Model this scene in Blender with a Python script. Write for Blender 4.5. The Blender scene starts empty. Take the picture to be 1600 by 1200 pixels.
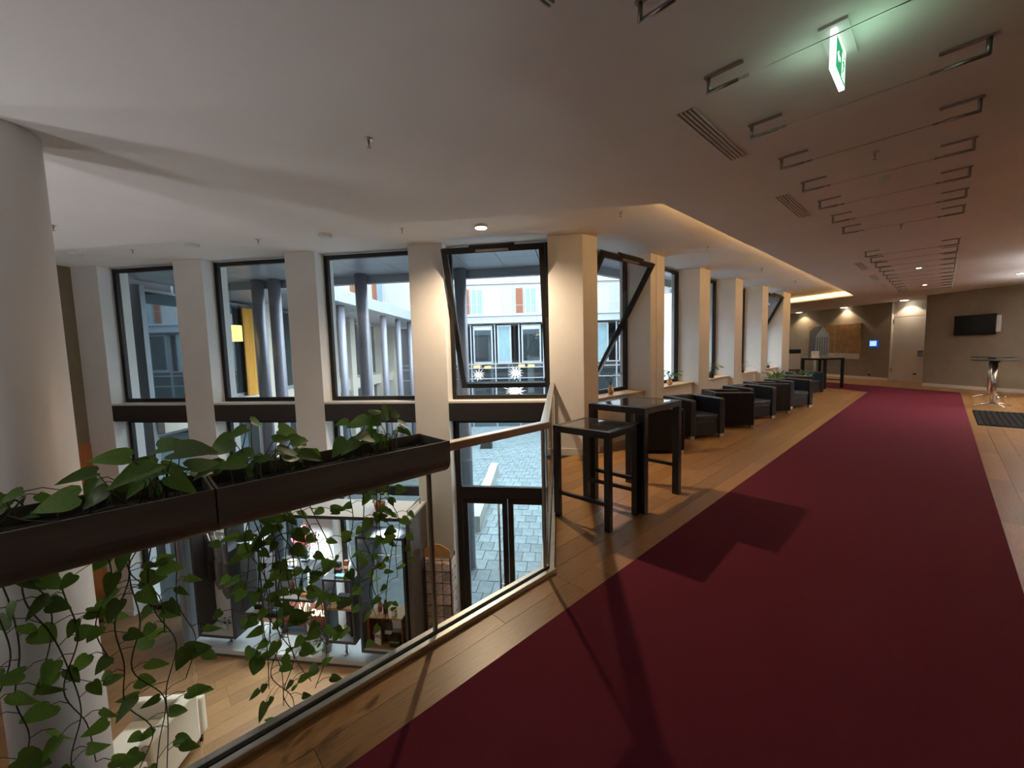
import bpy, bmesh, math, random
from mathutils import Matrix, Vector
random.seed(7)
scene = bpy.context.scene
COL = scene.collection
R = math.radians

# ------------------------------------------------------------------ camera
CAM_H = 1.6
FPX = 635.05
yaw, pitch, roll = -0.81481, -0.08438, -0.026458
_f = Vector((math.sin(yaw) * math.cos(pitch), math.cos(yaw) * math.cos(pitch), math.sin(pitch)))
_r0 = Vector((math.cos(yaw), -math.sin(yaw), 0))
_u0 = _r0.cross(_f)
_r = _r0 * math.cos(roll) + _u0 * math.sin(roll)
_u = -_r0 * math.sin(roll) + _u0 * math.cos(roll)
cam_d = bpy.data.cameras.new('camera')
cam_d.sensor_fit = 'HORIZONTAL'
cam_d.sensor_width = 36
cam_d.lens = 36 * FPX / 1600
cam_d.clip_start = 0.02
cam_d.clip_end = 300
cam = bpy.data.objects.new('camera', cam_d)
COL.objects.link(cam)
cam.matrix_world = Matrix(((_r.x, _u.x, -_f.x, 0), (_r.y, _u.y, -_f.y, 0), (_r.z, _u.z, -_f.z, CAM_H), (0, 0, 0, 1)))
scene.camera = cam

# ------------------------------------------------------------------ world and exposure
world = bpy.data.worlds.new('overcast_sky')
scene.world = world
world.use_nodes = True
bg = world.node_tree.nodes['Background']
bg.inputs[0].default_value = (0.80, 0.90, 1.0, 1)
bg.inputs[1].default_value = 4.5
vs = scene.view_settings
vs.view_transform = 'Standard'
vs.look = 'None'
vs.exposure = 1.05
vs.gamma = 1.0
vs.use_curve_mapping = False
scene.cycles.use_denoising = True
scene.cycles.max_bounces = 12
scene.cycles.diffuse_bounces = 6
scene.cycles.transparent_max_bounces = 24
scene.cycles.caustics_reflective = False
scene.cycles.caustics_refractive = False
scene.cycles.sample_clamp_indirect = 6.0

# ------------------------------------------------------------------ layout helpers (a photo pixel turned into a point on a known plane)
def ray(x, y):
    return _r * ((x - 800) / FPX) + _u * ((600 - y) / FPX) + _f
def on_z(x, y, h):
    d = ray(x, y); t = (h - CAM_H) / d.z
    return Vector((d.x * t, d.y * t, h))
def on_plane(x, y, p, n):
    d = ray(x, y); t = (n[0] * p[0] + n[1] * p[1]) / (n[0] * d.x + n[1] * d.y)
    return Vector((d.x * t, d.y * t, CAM_H + d.z * t))

# ------------------------------------------------------------------ materials
MATS = {}
def srgb(r, g, b):
    def c(v):
        v /= 255
        return v / 12.92 if v <= 0.04045 else ((v + 0.055) / 1.055) ** 2.4
    return (c(r), c(g), c(b), 1)
def mat(name, col, rough=0.6, metal=0.0, spec=0.5, noise=0.0, nscale=8.0, bump=0.0, bscale=60.0, rand=0.0, stretch=None, emit=None, estr=0.0, coat=0.0, trans=0.0):
    m = bpy.data.materials.new(name); m.use_nodes = True
    nt = m.node_tree; N = nt.nodes; L = nt.links
    b = N['Principled BSDF']
    b.inputs['Base Color'].default_value = col
    b.inputs['Roughness'].default_value = rough
    b.inputs['Metallic'].default_value = metal
    b.inputs['Specular IOR Level'].default_value = spec
    b.inputs['Coat Weight'].default_value = coat
    b.inputs['Transmission Weight'].default_value = trans
    if emit:
        b.inputs['Emission Color'].default_value = emit
        b.inputs['Emission Strength'].default_value = estr
    tc = N.new('ShaderNodeTexCoord')
    vec = tc.outputs['Object']
    if stretch:
        mp = N.new('ShaderNodeMapping'); mp.inputs['Scale'].default_value = stretch
        L.new(vec, mp.inputs['Vector']); vec = mp.outputs['Vector']
    last = None
    if noise > 0:
        n = N.new('ShaderNodeTexNoise'); n.inputs['Scale'].default_value = nscale; n.inputs['Detail'].default_value = 6
        L.new(vec, n.inputs['Vector'])
        rmp = N.new('ShaderNodeMapRange')
        rmp.inputs['From Min'].default_value = 0.3; rmp.inputs['From Max'].default_value = 0.7
        rmp.inputs['To Min'].default_value = 1 - noise; rmp.inputs['To Max'].default_value = 1 + noise
        L.new(n.outputs['Fac'], rmp.inputs['Value'])
        last = rmp.outputs['Result']
    if rand > 0:
        oi = N.new('ShaderNodeObjectInfo')
        rr = N.new('ShaderNodeMapRange')
        rr.inputs['To Min'].default_value = 1 - rand; rr.inputs['To Max'].default_value = 1 + rand
        L.new(oi.outputs['Random'], rr.inputs['Value'])
        if last is None:
            last = rr.outputs['Result']
        else:
            mu = N.new('ShaderNodeMath'); mu.operation = 'MULTIPLY'
            L.new(last, mu.inputs[0]); L.new(rr.outputs['Result'], mu.inputs[1]); last = mu.outputs[0]
    if last is not None:
        vm = N.new('ShaderNodeVectorMath'); vm.operation = 'SCALE'
        vm.inputs[0].default_value = col[:3]
        L.new(last, vm.inputs['Scale']); L.new(vm.outputs['Vector'], b.inputs['Base Color'])
    if bump > 0:
        n2 = N.new('ShaderNodeTexNoise'); n2.inputs['Scale'].default_value = bscale; n2.inputs['Detail'].default_value = 4
        L.new(vec, n2.inputs['Vector'])
        bp = N.new('ShaderNodeBump'); bp.inputs['Strength'].default_value = bump; bp.inputs['Distance'].default_value = 0.01
        L.new(n2.outputs['Fac'], bp.inputs['Height']); L.new(bp.outputs['Normal'], b.inputs['Normal'])
    MATS[name] = m
    return m
def glass(name, tint=(1, 1, 1, 1), refl=0.06, ior=1.5):
    """thin pane: see-through with a Fresnel reflection"""
    m = bpy.data.materials.new(name); m.use_nodes = True
    nt = m.node_tree; N = nt.nodes; L = nt.links
    N.remove(N['Principled BSDF'])
    t = N.new('ShaderNodeBsdfTransparent'); t.inputs[0].default_value = tint
    g = N.new('ShaderNodeBsdfGlossy'); g.inputs['Roughness'].default_value = 0.0
    lwt = N.new('ShaderNodeLayerWeight')
    pw_ = N.new('ShaderNodeMath'); pw_.operation = 'POWER'; pw_.inputs[1].default_value = 5.0
    ma = N.new('ShaderNodeMath'); ma.operation = 'MULTIPLY_ADD'; ma.inputs[1].default_value = 1 - refl / 2; ma.inputs[2].default_value = refl / 2
    L.new(lwt.outputs['Facing'], pw_.inputs[0]); L.new(pw_.outputs[0], ma.inputs[0])
    mx = N.new('ShaderNodeMixShader')
    L.new(ma.outputs[0], mx.inputs[0]); L.new(t.outputs[0], mx.inputs[1]); L.new(g.outputs[0], mx.inputs[2])
    L.new(mx.outputs[0], N['Material Output'].inputs['Surface'])
    MATS[name] = m
    return m
def emit(name, col, s):
    m = bpy.data.materials.new(name); m.use_nodes = True
    nt = m.node_tree; N = nt.nodes
    N.remove(N['Principled BSDF'])
    e = N.new('ShaderNodeEmission'); e.inputs[0].default_value = col; e.inputs[1].default_value = s
    nt.links.new(e.outputs[0], N['Material Output'].inputs['Surface'])
    MATS[name] = m
    return m

M_WALL = mat('white_plaster', (0.80, 0.78, 0.75, 1), 0.7, noise=0.03, nscale=3, bump=0.05, bscale=150)
M_CEIL = mat('ceiling_plaster', (0.84, 0.81, 0.785, 1), 0.85, noise=0.02, nscale=2, bump=0.05, bscale=120)
M_COLUMN = mat('column_paint', (0.74, 0.71, 0.69, 1), 0.45, noise=0.03, nscale=2, bump=0.06, bscale=200)
M_TAUPE = mat('taupe_wall', srgb(140, 128, 108), 0.8, noise=0.06, nscale=4, bump=0.1, bscale=200)
M_BASEB = mat('baseboard_white', (0.75, 0.72, 0.67, 1), 0.4)
M_DARKM = mat('dark_bronze_frame', (0.022, 0.019, 0.018, 1), 0.4, 0.4)
M_SPAN = mat('spandrel_bronze', (0.036, 0.032, 0.031, 1), 0.45, 0.3)
M_STEEL = mat('brushed_steel', (0.62, 0.60, 0.57, 1), 0.28, 1.0, noise=0.1, nscale=30, stretch=(1, 0.05, 1))
M_STEELD = mat('dull_steel', (0.36, 0.34, 0.32, 1), 0.38, 1.0)
M_CHROME = mat('chrome', (0.85, 0.85, 0.86, 1), 0.08, 1.0)
M_BLACKR = mat('black_rubber', (0.012, 0.012, 0.012, 1), 0.6)
M_PLANT = mat('planter_bronze', (0.19, 0.18, 0.165, 1), 0.42, 0.3, noise=0.25, nscale=3, stretch=(1, 0.4, 3))
M_SOIL = mat('soil', (0.012, 0.009, 0.007, 1), 0.95, noise=0.5, nscale=60, bump=1.0, bscale=80)
M_CARPET = mat('red_carpet', (0.135, 0.019, 0.033, 1), 0.95, spec=0.1, noise=0.16, nscale=220, bump=0.5, bscale=420)
M_OAK = mat('oak_plank', srgb(158, 116, 70), 0.34, spec=0.5, noise=0.22, nscale=14, rand=0.20, stretch=(9, 0.55, 9), bump=0.06, bscale=40)
M_OAKL = mat('lower_oak_plank', srgb(136, 104, 72), 0.36, noise=0.2, nscale=12, rand=0.16, stretch=(9, 0.55, 9), bump=0.05, bscale=40)
M_GAP = mat('plank_joint', (0.045, 0.028, 0.016, 1), 0.8)
M_SLABE = mat('slab_edge_white', (0.6, 0.58, 0.55, 1), 0.7)
M_BLACKW = mat('black_wood', (0.007, 0.007, 0.0075, 1), 0.36, noise=0.2, nscale=20, stretch=(6, 6, 0.5))
M_LEATHER = mat('black_leather', (0.012, 0.013, 0.016, 1), 0.36, bump=0.25, bscale=160)
M_PANELB = mat('black_side_panel', (0.007, 0.0065, 0.0065, 1), 0.5, spec=0.3, bump=0.1, bscale=200)
M_SILL = mat('beech_sill', srgb(206, 170, 128), 0.4, noise=0.1, nscale=10, stretch=(8, 0.6, 8))
M_LEAF = mat('pothos_leaf', (0.15, 0.29, 0.05, 1), 0.38, noise=0.2, nscale=20, rand=0.42)
M_LEAF2 = mat('houseplant_leaf', (0.10, 0.20, 0.05, 1), 0.4, noise=0.2, nscale=20, rand=0.3)
for m_ in (M_LEAF, M_LEAF2):
    nt = m_.node_tree; pb = nt.nodes['Principled BSDF']
    tl = nt.nodes.new('ShaderNodeBsdfTranslucent'); mx = nt.nodes.new('ShaderNodeMixShader'); mx.inputs[0].default_value = 0.35
    src = pb.inputs['Base Color'].links[0].from_socket
    nt.links.new(src, tl.inputs['Color']); nt.links.new(pb.outputs[0], mx.inputs[1]); nt.links.new(tl.outputs[0], mx.inputs[2])
    nt.links.new(mx.outputs[0], nt.nodes['Material Output'].inputs['Surface'])
M_STEM = mat('stem', (0.05, 0.065, 0.02, 1), 0.6)
M_WHITEP = mat('white_plastic', (0.75, 0.74, 0.71, 1), 0.4)
M_GREYP = mat('grey_plastic', (0.35, 0.35, 0.35, 1), 0.4)
M_DOOR = mat('door_white', (0.66, 0.63, 0.58, 1), 0.45, noise=0.02, nscale=4)
M_WOODP = mat('orange_veneer', srgb(186, 120, 66), 0.45, noise=0.12, nscale=6, stretch=(6, 6, 0.5))
M_CREAM = mat('cream_upholstery', (0.70, 0.64, 0.52, 1), 0.8, bump=0.2, bscale=250)
M_SHOPG = mat('shop_grey_board', (0.065, 0.068, 0.075, 1), 0.5)
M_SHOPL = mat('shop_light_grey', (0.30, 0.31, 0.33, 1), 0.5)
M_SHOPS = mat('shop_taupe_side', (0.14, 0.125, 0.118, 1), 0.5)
M_SHOPW = mat('shop_white_board', (0.78, 0.78, 0.77, 1), 0.5)
M_CLOTHG = mat('grey_cotton', (0.17, 0.17, 0.175, 1), 0.9, bump=0.3, bscale=60)
M_CLOTHB = mat('black_cotton', (0.012, 0.012, 0.014, 1), 0.9, bump=0.3, bscale=60)
M_CLOTHW = mat('white_cotton', (0.7, 0.7, 0.7, 1), 0.9)
M_PINK = mat('dried_pink_flower', (0.42, 0.12, 0.13, 1), 0.8, rand=0.4)
M_TERRA = mat('terracotta', (0.36, 0.13, 0.08, 1), 0.7)
M_GOLD = mat('gold_vase', (0.75, 0.48, 0.25, 1), 0.25, 0.6)
M_CRATE = mat('crate_wood', srgb(178, 138, 92), 0.6, noise=0.15, nscale=10, stretch=(1, 8, 8))
M_CRATED = mat('crate_wood_dark', srgb(120, 66, 45), 0.6, noise=0.15, nscale=10)
M_PAPER = mat('paper_white', (0.72, 0.72, 0.70, 1), 0.7)
M_CARDO = mat('orange_card', srgb(226, 170, 110), 0.6, noise=0.15, nscale=9)
M_CARDP = mat('postcard', srgb(232, 204, 186), 0.5, noise=0.45, nscale=26, rand=0.45)
M_FAC = mat('white_stucco', (0.36, 0.36, 0.355, 1), 0.85, noise=0.02, nscale=2)
M_FACP = mat('stucco_panel', (0.32, 0.325, 0.325, 1), 0.85)
M_CANOPY = mat('canopy_grey', (0.34, 0.37, 0.42, 1), 0.45, 0.2)
M_SOFFIT = mat('soffit_blue_grey', (0.40, 0.42, 0.47, 1), 0.35, 0.3)
M_COLOUT = mat('outdoor_column_grey', (0.25, 0.25, 0.29, 1), 0.4, 0.2)
M_SHUT = mat('shutter_brown', srgb(138, 86, 62), 0.7)
M_WINB = mat('window_glass_blue', (0.16, 0.25, 0.30, 1), 0.08, spec=0.8)
M_CURTAIN = mat('pale_curtain', (0.20, 0.30, 0.33, 1), 0.8, noise=0.2, nscale=6, stretch=(6, 6, 0.2))
M_FRAMEG = mat('light_grey_frame', (0.34, 0.37, 0.40, 1), 0.4, 0.2)
M_CREAMW = mat('cream_render', (0.62, 0.56, 0.47, 1), 0.8)
M_INTD = mat('dark_interior', (0.035, 0.034, 0.036, 1), 0.6)
M_YELLOW = mat('yellow_curtain', srgb(214, 160, 70), 0.8, noise=0.2, nscale=6, stretch=(8, 8, 0.2))
M_PAVE = mat('paving_stone', srgb(138, 150, 154), 0.38, noise=0.22, nscale=5, rand=0.16, bump=0.3, bscale=16)
M_PAVEB = mat('paving_joint', srgb(84, 92, 92), 0.7, noise=0.2, nscale=6)
M_CONC = mat('pale_concrete', (0.5, 0.49, 0.46, 1), 0.8, noise=0.08, nscale=8)
M_RENDER = mat('grey_render', (0.15, 0.155, 0.155, 1), 0.85, noise=0.05, nscale=3)
M_CANVAS = mat('painting_brown', srgb(150, 112, 62), 0.7, noise=0.22, nscale=4)
M_PGREY = mat('painting_grey_blue', srgb(150, 156, 156), 0.7, noise=0.12, nscale=9)
M_PDARK = mat('painting_dark_grey', srgb(88, 90, 92), 0.7, noise=0.15, nscale=9)
M_PWHITE = mat('painting_white', srgb(186, 178, 160), 0.7, noise=0.14, nscale=12)
M_SCREEN = mat('black_screen', (0.006, 0.006, 0.007, 1), 0.15)
M_MAT = mat('ribbed_mat', (0.010, 0.010, 0.010, 1), 0.95, spec=0.1)
M_BLUEK = mat('blue_jeans', (0.05, 0.09, 0.16, 1), 0.8)

G_WIN = glass('window_glass', (0.93, 0.97, 0.98, 1))
G_DOOR = glass('door_glass', (0.88, 0.93, 0.94, 1))
G_BAL = glass('balustrade_glass', (0.95, 0.97, 0.96, 1), refl=0.045)
G_TABLE = mat('smoked_table_glass', (0.035, 0.033, 0.031, 1), 0.06, spec=0.9)
G_VASE = glass('vase_glass', (0.85, 0.9, 0.9, 1))
G_REFL = mat('reflecting_glass', (0.17, 0.205, 0.225, 1), 0.03, 0.85)

E_LAMP = emit('lamp_warm', (1.0, 0.78, 0.5, 1), 22)
E_LAMPF = emit('lamp_far_warm', (1.0, 0.84, 0.66, 1), 7)
E_COVE = emit('cove_led', (1.0, 0.56, 0.19, 1), 6.0)
E_NEON = emit('neon_warm', (1.0, 0.78, 0.48, 1), 2.2)
E_EXITW = emit('exit_lit_white', (0.78, 1.0, 0.86, 1), 0.8)
E_EXITG = emit('exit_lit_green', (0.04, 0.42, 0.16, 1), 0.5)
E_BLUE = emit('tablet_blue_bezel', (0.03, 0.09, 0.55, 1), 0.3)
E_SCR = emit('tablet_screen', (0.40, 0.70, 1.0, 1), 0.6)
E_STAR = emit('star_white', (1.0, 0.98, 0.95, 1), 1.0)
E_YEL = emit('yellow_shade', (1.0, 0.72, 0.22, 1), 1.0)
E_PEND = emit('pendant_amber', (1.0, 0.62, 0.22, 1), 1.5)
E_STRIP = emit('shelf_led', (1.0, 0.96, 0.88, 1), 12.0)

# ------------------------------------------------------------------ mesh builder
class MB:
    def __init__(s, T=None):
        s.v = []; s.f = []; s.T = T
    def add(s, vs_, fs):
        k = len(s.v)
        for p in vs_:
            p = Vector(p)
            s.v.append(s.T @ p if s.T else p)
        for f in fs:
            s.f.append([i + k for i in f])
        return s
    def box(s, x0, y0, z0, x1, y1, z1):
        x0, x1 = min(x0, x1), max(x0, x1); y0, y1 = min(y0, y1), max(y0, y1); z0, z1 = min(z0, z1), max(z0, z1)
        return s.add([(x0, y0, z0), (x1, y0, z0), (x1, y1, z0), (x0, y1, z0), (x0, y0, z1), (x1, y0, z1), (x1, y1, z1), (x0, y1, z1)],
                     [(0, 3, 2, 1), (4, 5, 6, 7), (0, 1, 5, 4), (1, 2, 6, 5), (2, 3, 7, 6), (3, 0, 4, 7)])
    def prism(s, pts, z0, z1):
        a = sum(pts[i][0] * pts[(i + 1) % len(pts)][1] - pts[(i + 1) % len(pts)][0] * pts[i][1] for i in range(len(pts)))
        if a < 0: pts = pts[::-1]
        n = len(pts)
        return s.add([(p[0], p[1], z0) for p in pts] + [(p[0], p[1], z1) for p in pts],
                     [tuple(range(n - 1, -1, -1)), tuple(range(n, 2 * n))] + [(i, (i + 1) % n, n + (i + 1) % n, n + i) for i in range(n)])
    def tube(s, pts, r, seg=8, r1=None, cap=True):
        pts = [Vector(p) for p in pts]; n = len(pts)
        vs_, fs = [], []
        prev = None
        for i, p in enumerate(pts):
            d = (pts[min(i + 1, n - 1)] - pts[max(i - 1, 0)]).normalized()
            if prev is None:
                a = d.cross(Vector((0, 0, 1)) if abs(d.z) < 0.9 else Vector((1, 0, 0))).normalized()
            else:
                a = (prev - d * prev.dot(d)).normalized()
            prev = a
            b = d.cross(a)
            rr = r if r1 is None else r + (r1 - r) * i / (n - 1)
            for k in range(seg):
                t = 2 * math.pi * k / seg
                vs_.append(p + a * math.cos(t) * rr + b * math.sin(t) * rr)
        for i in range(n - 1):
            for k in range(seg):
                fs.append((i * seg + k, i * seg + (k + 1) % seg, (i + 1) * seg + (k + 1) % seg, (i + 1) * seg + k))
        if cap:
            fs.append(tuple(range(seg - 1, -1, -1))); fs.append(tuple((n - 1) * seg + k for k in range(seg)))
        return s.add(vs_, fs)
    def lathe(s, prof, c=(0, 0, 0), seg=24):
        vs_, fs = [], []
        for r, z in prof:
            for k in range(seg):
                t = 2 * math.pi * k / seg
                vs_.append((c[0] + r * math.cos(t), c[1] + r * math.sin(t), c[2] + z))
        n = len(prof)
        for i in range(n - 1):
            for k in range(seg):
                fs.append((i * seg + k, i * seg + (k + 1) % seg, (i + 1) * seg + (k + 1) % seg, (i + 1) * seg + k))
        fs.append(tuple(range(seg - 1, -1, -1))); fs.append(tuple((n - 1) * seg + k for k in range(seg)))
        return s.add(vs_, fs)
    def mesh(s, name, m, smooth=False):
        me = bpy.data.meshes.new(name)
        me.from_pydata([tuple(v) for v in s.v], [], s.f)
        me.materials.append(m)
        me.update()
        if smooth:
            me.polygons.foreach_set('use_smooth', [len(p.vertices) <= 4 for p in me.polygons])
        return me
    def build(s, name, m, parent=None, smooth=False, bevel=0.0, loc=None, seg=2):
        o = bpy.data.objects.new(name, s.mesh(name, m, smooth))
        COL.objects.link(o)
        if parent: o.parent = parent
        if loc is not None: o.location = loc
        if bevel > 0:
            b = o.modifiers.new('edge', 'BEVEL'); b.width = bevel; b.segments = seg; b.limit_method = 'ANGLE'; b.angle_limit = R(40)
        return o
def tag(o, label, cat, group=None):
    o['label'] = label; o['category'] = cat
    if group: o['group'] = group
    return o
def struct(o, label=None, cat=None):
    o['kind'] = 'structure'
    if label: o['label'] = label
    if cat: o['category'] = cat
    return o
def empty(name, loc=(0, 0, 0), rz=0.0):
    o = bpy.data.objects.new(name, None); COL.objects.link(o)
    o.location = loc; o.rotation_euler = (0, 0, rz); o.empty_display_size = 0.1
    return o
def thing(name, label, cat, loc=(0, 0, 0), rz=0.0, group=None):
    return tag(empty(name, loc, rz), label, cat, group)
def mesh_obj(name, me, parent=None, M=None):
    o = bpy.data.objects.new(name, me); COL.objects.link(o)
    if parent: o.parent = parent
    if M is not None: o.matrix_local = M
    return o
def clip(poly, a, b, c):
    """keep the side a*x+b*y <= c"""
    out = []
    for i in range(len(poly)):
        p, q = poly[i], poly[(i + 1) % len(poly)]
        dp = a * p[0] + b * p[1] - c; dq = a * q[0] + b * q[1] - c
        if dp <= 0: out.append(p)
        if dp * dq < 0:
            t = dp / (dp - dq); out.append((p[0] + t * (q[0] - p[0]), p[1] + t * (q[1] - p[1])))
    return out
def frame_T(origin, ux, uy):
    """matrix with local x along ux, local y along uy, z up"""
    return Matrix(((ux[0], uy[0], 0, origin[0]), (ux[1], uy[1], 0, origin[1]), (0, 0, 1, origin[2] if len(origin) > 2 else 0), (0, 0, 0, 1)))

# ------------------------------------------------------------------ frames of the place
TH = R(51.5)
U = (math.sin(TH), math.cos(TH)); NI = (U[1], -U[0])           # left wall runs along U, NI points into the hall
PC = (-3.6, 4.85)                                               # corner pillar edge
LW = frame_T(PC, U, (-NI[0], -NI[1]))                           # local (s, q outward, z)
def lw(s, q, z=0): return LW @ Vector((s, q, z))
def lw2(s, q): p = lw(s, q); return (p.x, p.y)
ZL = -3.1         # lower floor
ZC = 3.05         # main ceiling
ZR = 3.22         # recess ceiling
BX = -1.885       # balustrade line
BY = 2.08
RET = (-3.965, 4.56)   # where the return balustrade meets the corner pillar

# ================================================================== SETTING
ords = ['first', 'second', 'third', 'fourth', 'fifth', 'sixth', 'seventh', 'eighth', 'ninth', 'tenth', 'eleventh']
# --- upper floor slab and planks
slab = [(-1.93, -6), (3.4, -6), (3.4, 27.5), (-8.5, 27.5), (-8.5, 16.4), (-4.1, 16.4), (-4.1, 4.75), (-3.97, 4.56), (-1.93, 2.11)]
floor = struct(MB().prism(slab, -0.38, -0.014).build('floor', M_GAP))
PLW = 0.186
rowx = -3.74
rd = Vector((RET[0] - BX, RET[1] - BY)).normalized()
rn = (-rd.y, rd.x)      # normal of the return line pointing to the void side
if rn[0] * (-5) + rn[1] * 0 < rn[0] * BX + rn[1] * BY: rn = (-rn[0], -rn[1])
rc = rn[0] * BX + rn[1] * BY
nplk = 0
def plank_row(x0, x1, ya, yb, length=2.1, cut=True):
    global nplk
    y = ya - random.random() * length
    while y < yb:
        y1 = y + length * random.choice((0.75, 1.0, 1.0))
        poly = [(x0 + 0.0012, max(y, ya) + 0.0012), (x1 - 0.0012, max(y, ya) + 0.0012), (x1 - 0.0012, min(y1, yb) - 0.0012), (x0 + 0.0012, min(y1, yb) - 0.0012)]
        poly = clip(poly, rn[0], rn[1], rc - 0.04) if cut else clip(poly, -1, 0, 1.84)
        if len(poly) >= 3 and y1 > ya + 0.02:
            cx = sum(p[0] for p in poly) / len(poly); cy = sum(p[1] for p in poly) / len(poly)
            MB().prism([(p[0] - cx, p[1] - cy) for p in poly], -0.013, random.uniform(-0.0008, 0.0)).build('plank', M_OAK, floor, loc=(cx, cy, 0)); nplk += 1
        y = y1
x = rowx
while x < -1.40:
    if x + PLW > BX: plank_row(x, x + PLW, -1.2, BY, cut=False)
    plank_row(x, x + PLW, BY, 16.5); x += PLW
x = 0.40
while x < 1.7:
    plank_row(x, x + PLW, 3.2, 19.4); x += PLW
x = -3.74
while x < 0.40:
    plank_row(x, x + PLW, 16.5, 23.4 if x < -1.4 else 21.5, 2.4); x += PLW

# --- lower floor
lf = struct(MB().prism([(-16, -6), (3.4, -6), (3.4, 12), (-3.9, 12), lw2(0.0, 0.35), lw2(-9.2, 0.35), lw2(-9.2, -8)], ZL - 0.3, ZL - 0.014).build('floor_lower', M_GAP))
x = -10.2
while x < -3.0:
    ya, yb = -3.0, 5.0
    y = ya - random.random() * 2.0
    while y < yb:
        y1 = y + 2.3
        poly = [(x + 0.0012, y + 0.0012), (x + PLW * 1.2 - 0.0012, y + 0.0012), (x + PLW * 1.2 - 0.0012, y1 - 0.0012), (x + 0.0012, y1 - 0.0012)]
        poly = clip(poly, -NI[0], -NI[1], -(NI[0] * PC[0] + NI[1] * PC[1]) + 0.2)
        poly = clip(poly, -U[0], -U[1], -(U[0] * PC[0] + U[1] * PC[1]) + 8.72)
        if len(poly) >= 3:
            cx = sum(p[0] for p in poly) / len(poly); cy = sum(p[1] for p in poly) / len(poly)
            MB().prism([(p[0] - cx, p[1] - cy) for p in poly], -0.013, 0).build('plank', M_OAKL, lf, loc=(cx, cy, ZL))
        y = y1
    x += PLW * 1.2

# --- ceilings
edgeA = (-8.08 - U[0] * 3.6, -0.578 - U[1] * 3.6)
cov0 = (-2.04, 4.107); cov1 = (-2.06, 17.27)
cov2 = (-7.6, 17.27 + 5.54 * 0.51)
struct(MB().prism([edgeA, cov0, cov1, cov2, (-8.5, 27.5), (3.4, 27.5), (3.4, -6), (-14, -6)], ZC, ZR).build('ceiling', M_CEIL))
struct(MB().prism([lw2(-9.2, 0.5), lw2(0.0, 0.5), (-4.25, 5.3), (-4.25, 16.4), (-8.5, 16.4), (-8.5, 27.5), (3.4, 27.5), (3.4, -6), (-14, -6)], ZR, 3.7).build('ceiling_recess', M_CEIL))

struct(MB().box(-3.56, 7.30, ZR - 0.004, -2.08, 7.306, ZR).build('trim_1', M_BASEB))
# --- enclosing walls
struct(MB().box(3.2, -6, ZL, 3.4, 27.5, 3.7).build('wall_right', M_TAUPE))
struct(MB().box(-16, -6.2, ZL, 3.4, -6, 3.7).build('wall_back', M_WALL))
we = struct(MB(LW).box(-9.1, -9.5, ZL, -8.74, 0.5, 3.7).build('wall_end', M_TAUPE))
wp = MB(LW).box(-8.739, -6.0, ZL, -8.70, -0.02, 0.12).build('veneer_panel', M_WOODP, we)
struct(MB().box(-8.5, 16.2, ZL, -4.25, 16.4, 3.7).build('wall_return', M_WALL))
struct(MB().box(-8.7, 16.4, 0, -8.5, 27.5, 3.7).build('wall_corner', M_TAUPE))
# far wall with painting and door, and the screen wall standing forward of it
FD = Vector((0.777, -0.629)).normalized()
FO = (-1.42, 21.64)
FNrm = (FD.y, -FD.x)                 # towards the hall
if FNrm[1] > 0: FNrm = (-FNrm[0], -FNrm[1])
FW = frame_T(FO, FD, (-FNrm[0], -FNrm[1]))     # x along wall, y into wall
struct(MB(FW).box(-9, 0, 0, 0, 0.2, ZC).build('wall_far', M_TAUPE))
struct(MB(FW).box(0, 0.12, 0, 3.0, 0.3, ZC).build('wall_door', M_DOOR))
struct(MB(FW).box(-9, -0.018, 0, -0.02, 0, 0.1).build('baseboard_far', M_BASEB))
TD = Vector((1.99, -1.47)).normalized()
TO = (-0.44, 19.73)
TNrm = (TD.y, -TD.x)
if TNrm[1] > 0: TNrm = (-TNrm[0], -TNrm[1])
TW = frame_T(TO, TD, (-TNrm[0], -TNrm[1]))
struct(MB(TW).box(0, 0, 0, 9, 2.2, ZC).build('wall_screen', M_TAUPE))
struct(MB(TW).box(0, -0.018, 0, 4.4, 0, 0.1).build('baseboard_screen', M_BASEB))

# --- left window wall: pillars, spandrels
wl = struct(empty('wall_left', lw(-4.4, 0)))
WLI = Matrix.Translation(-lw(-4.4, 0))
LWc = WLI @ LW
PIL = [(-8.74, -8.2), (-6.71, -6.17), (-4.67, -4.15), (-2.615, -2.07)]
for a, b in PIL:
    MB(LWc).box(a, 0, ZL, b, 0.5, ZR).build('pillar', M_WALL, wl, bevel=0.006)
    MB(LWc).box(a - 0.0, -0.016, ZL, b + 0.0, 0, ZL + 0.1).build('baseboard', M_BASEB, wl)
cp = [lw2(-0.5, 0), PC, (-3.565, 5.16), (-4.2, 5.2), lw2(-0.5, 0.5)]
MB(WLI).prism(cp, ZL, ZR).build('pillar', M_WALL, wl, bevel=0.006)
bb = [lw2(-0.5, -0.016), (PC[0] + 0.012, PC[1] - 0.016), (-3.55, 5.16), (-3.565, 5.16), PC, lw2(-0.5, 0)]
MB(WLI).prism(bb, 0, 0.1).build('baseboard', M_BASEB, wl)
BAYS = [(-8.2, -6.71), (-6.17, -4.67), (-4.15, -2.615), (-2.07, -0.5)]
for a, b in BAYS:
    MB(LWc).box(a, -0.0, 0.52, b, 0.36, 0.80).build('spandrel_panel', M_SPAN, wl, bevel=0.004)
    MB(LWc).box(a, 0.0, 0.80, b, 0.36, 0.83).build('sill', M_BASEB, wl)

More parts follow.
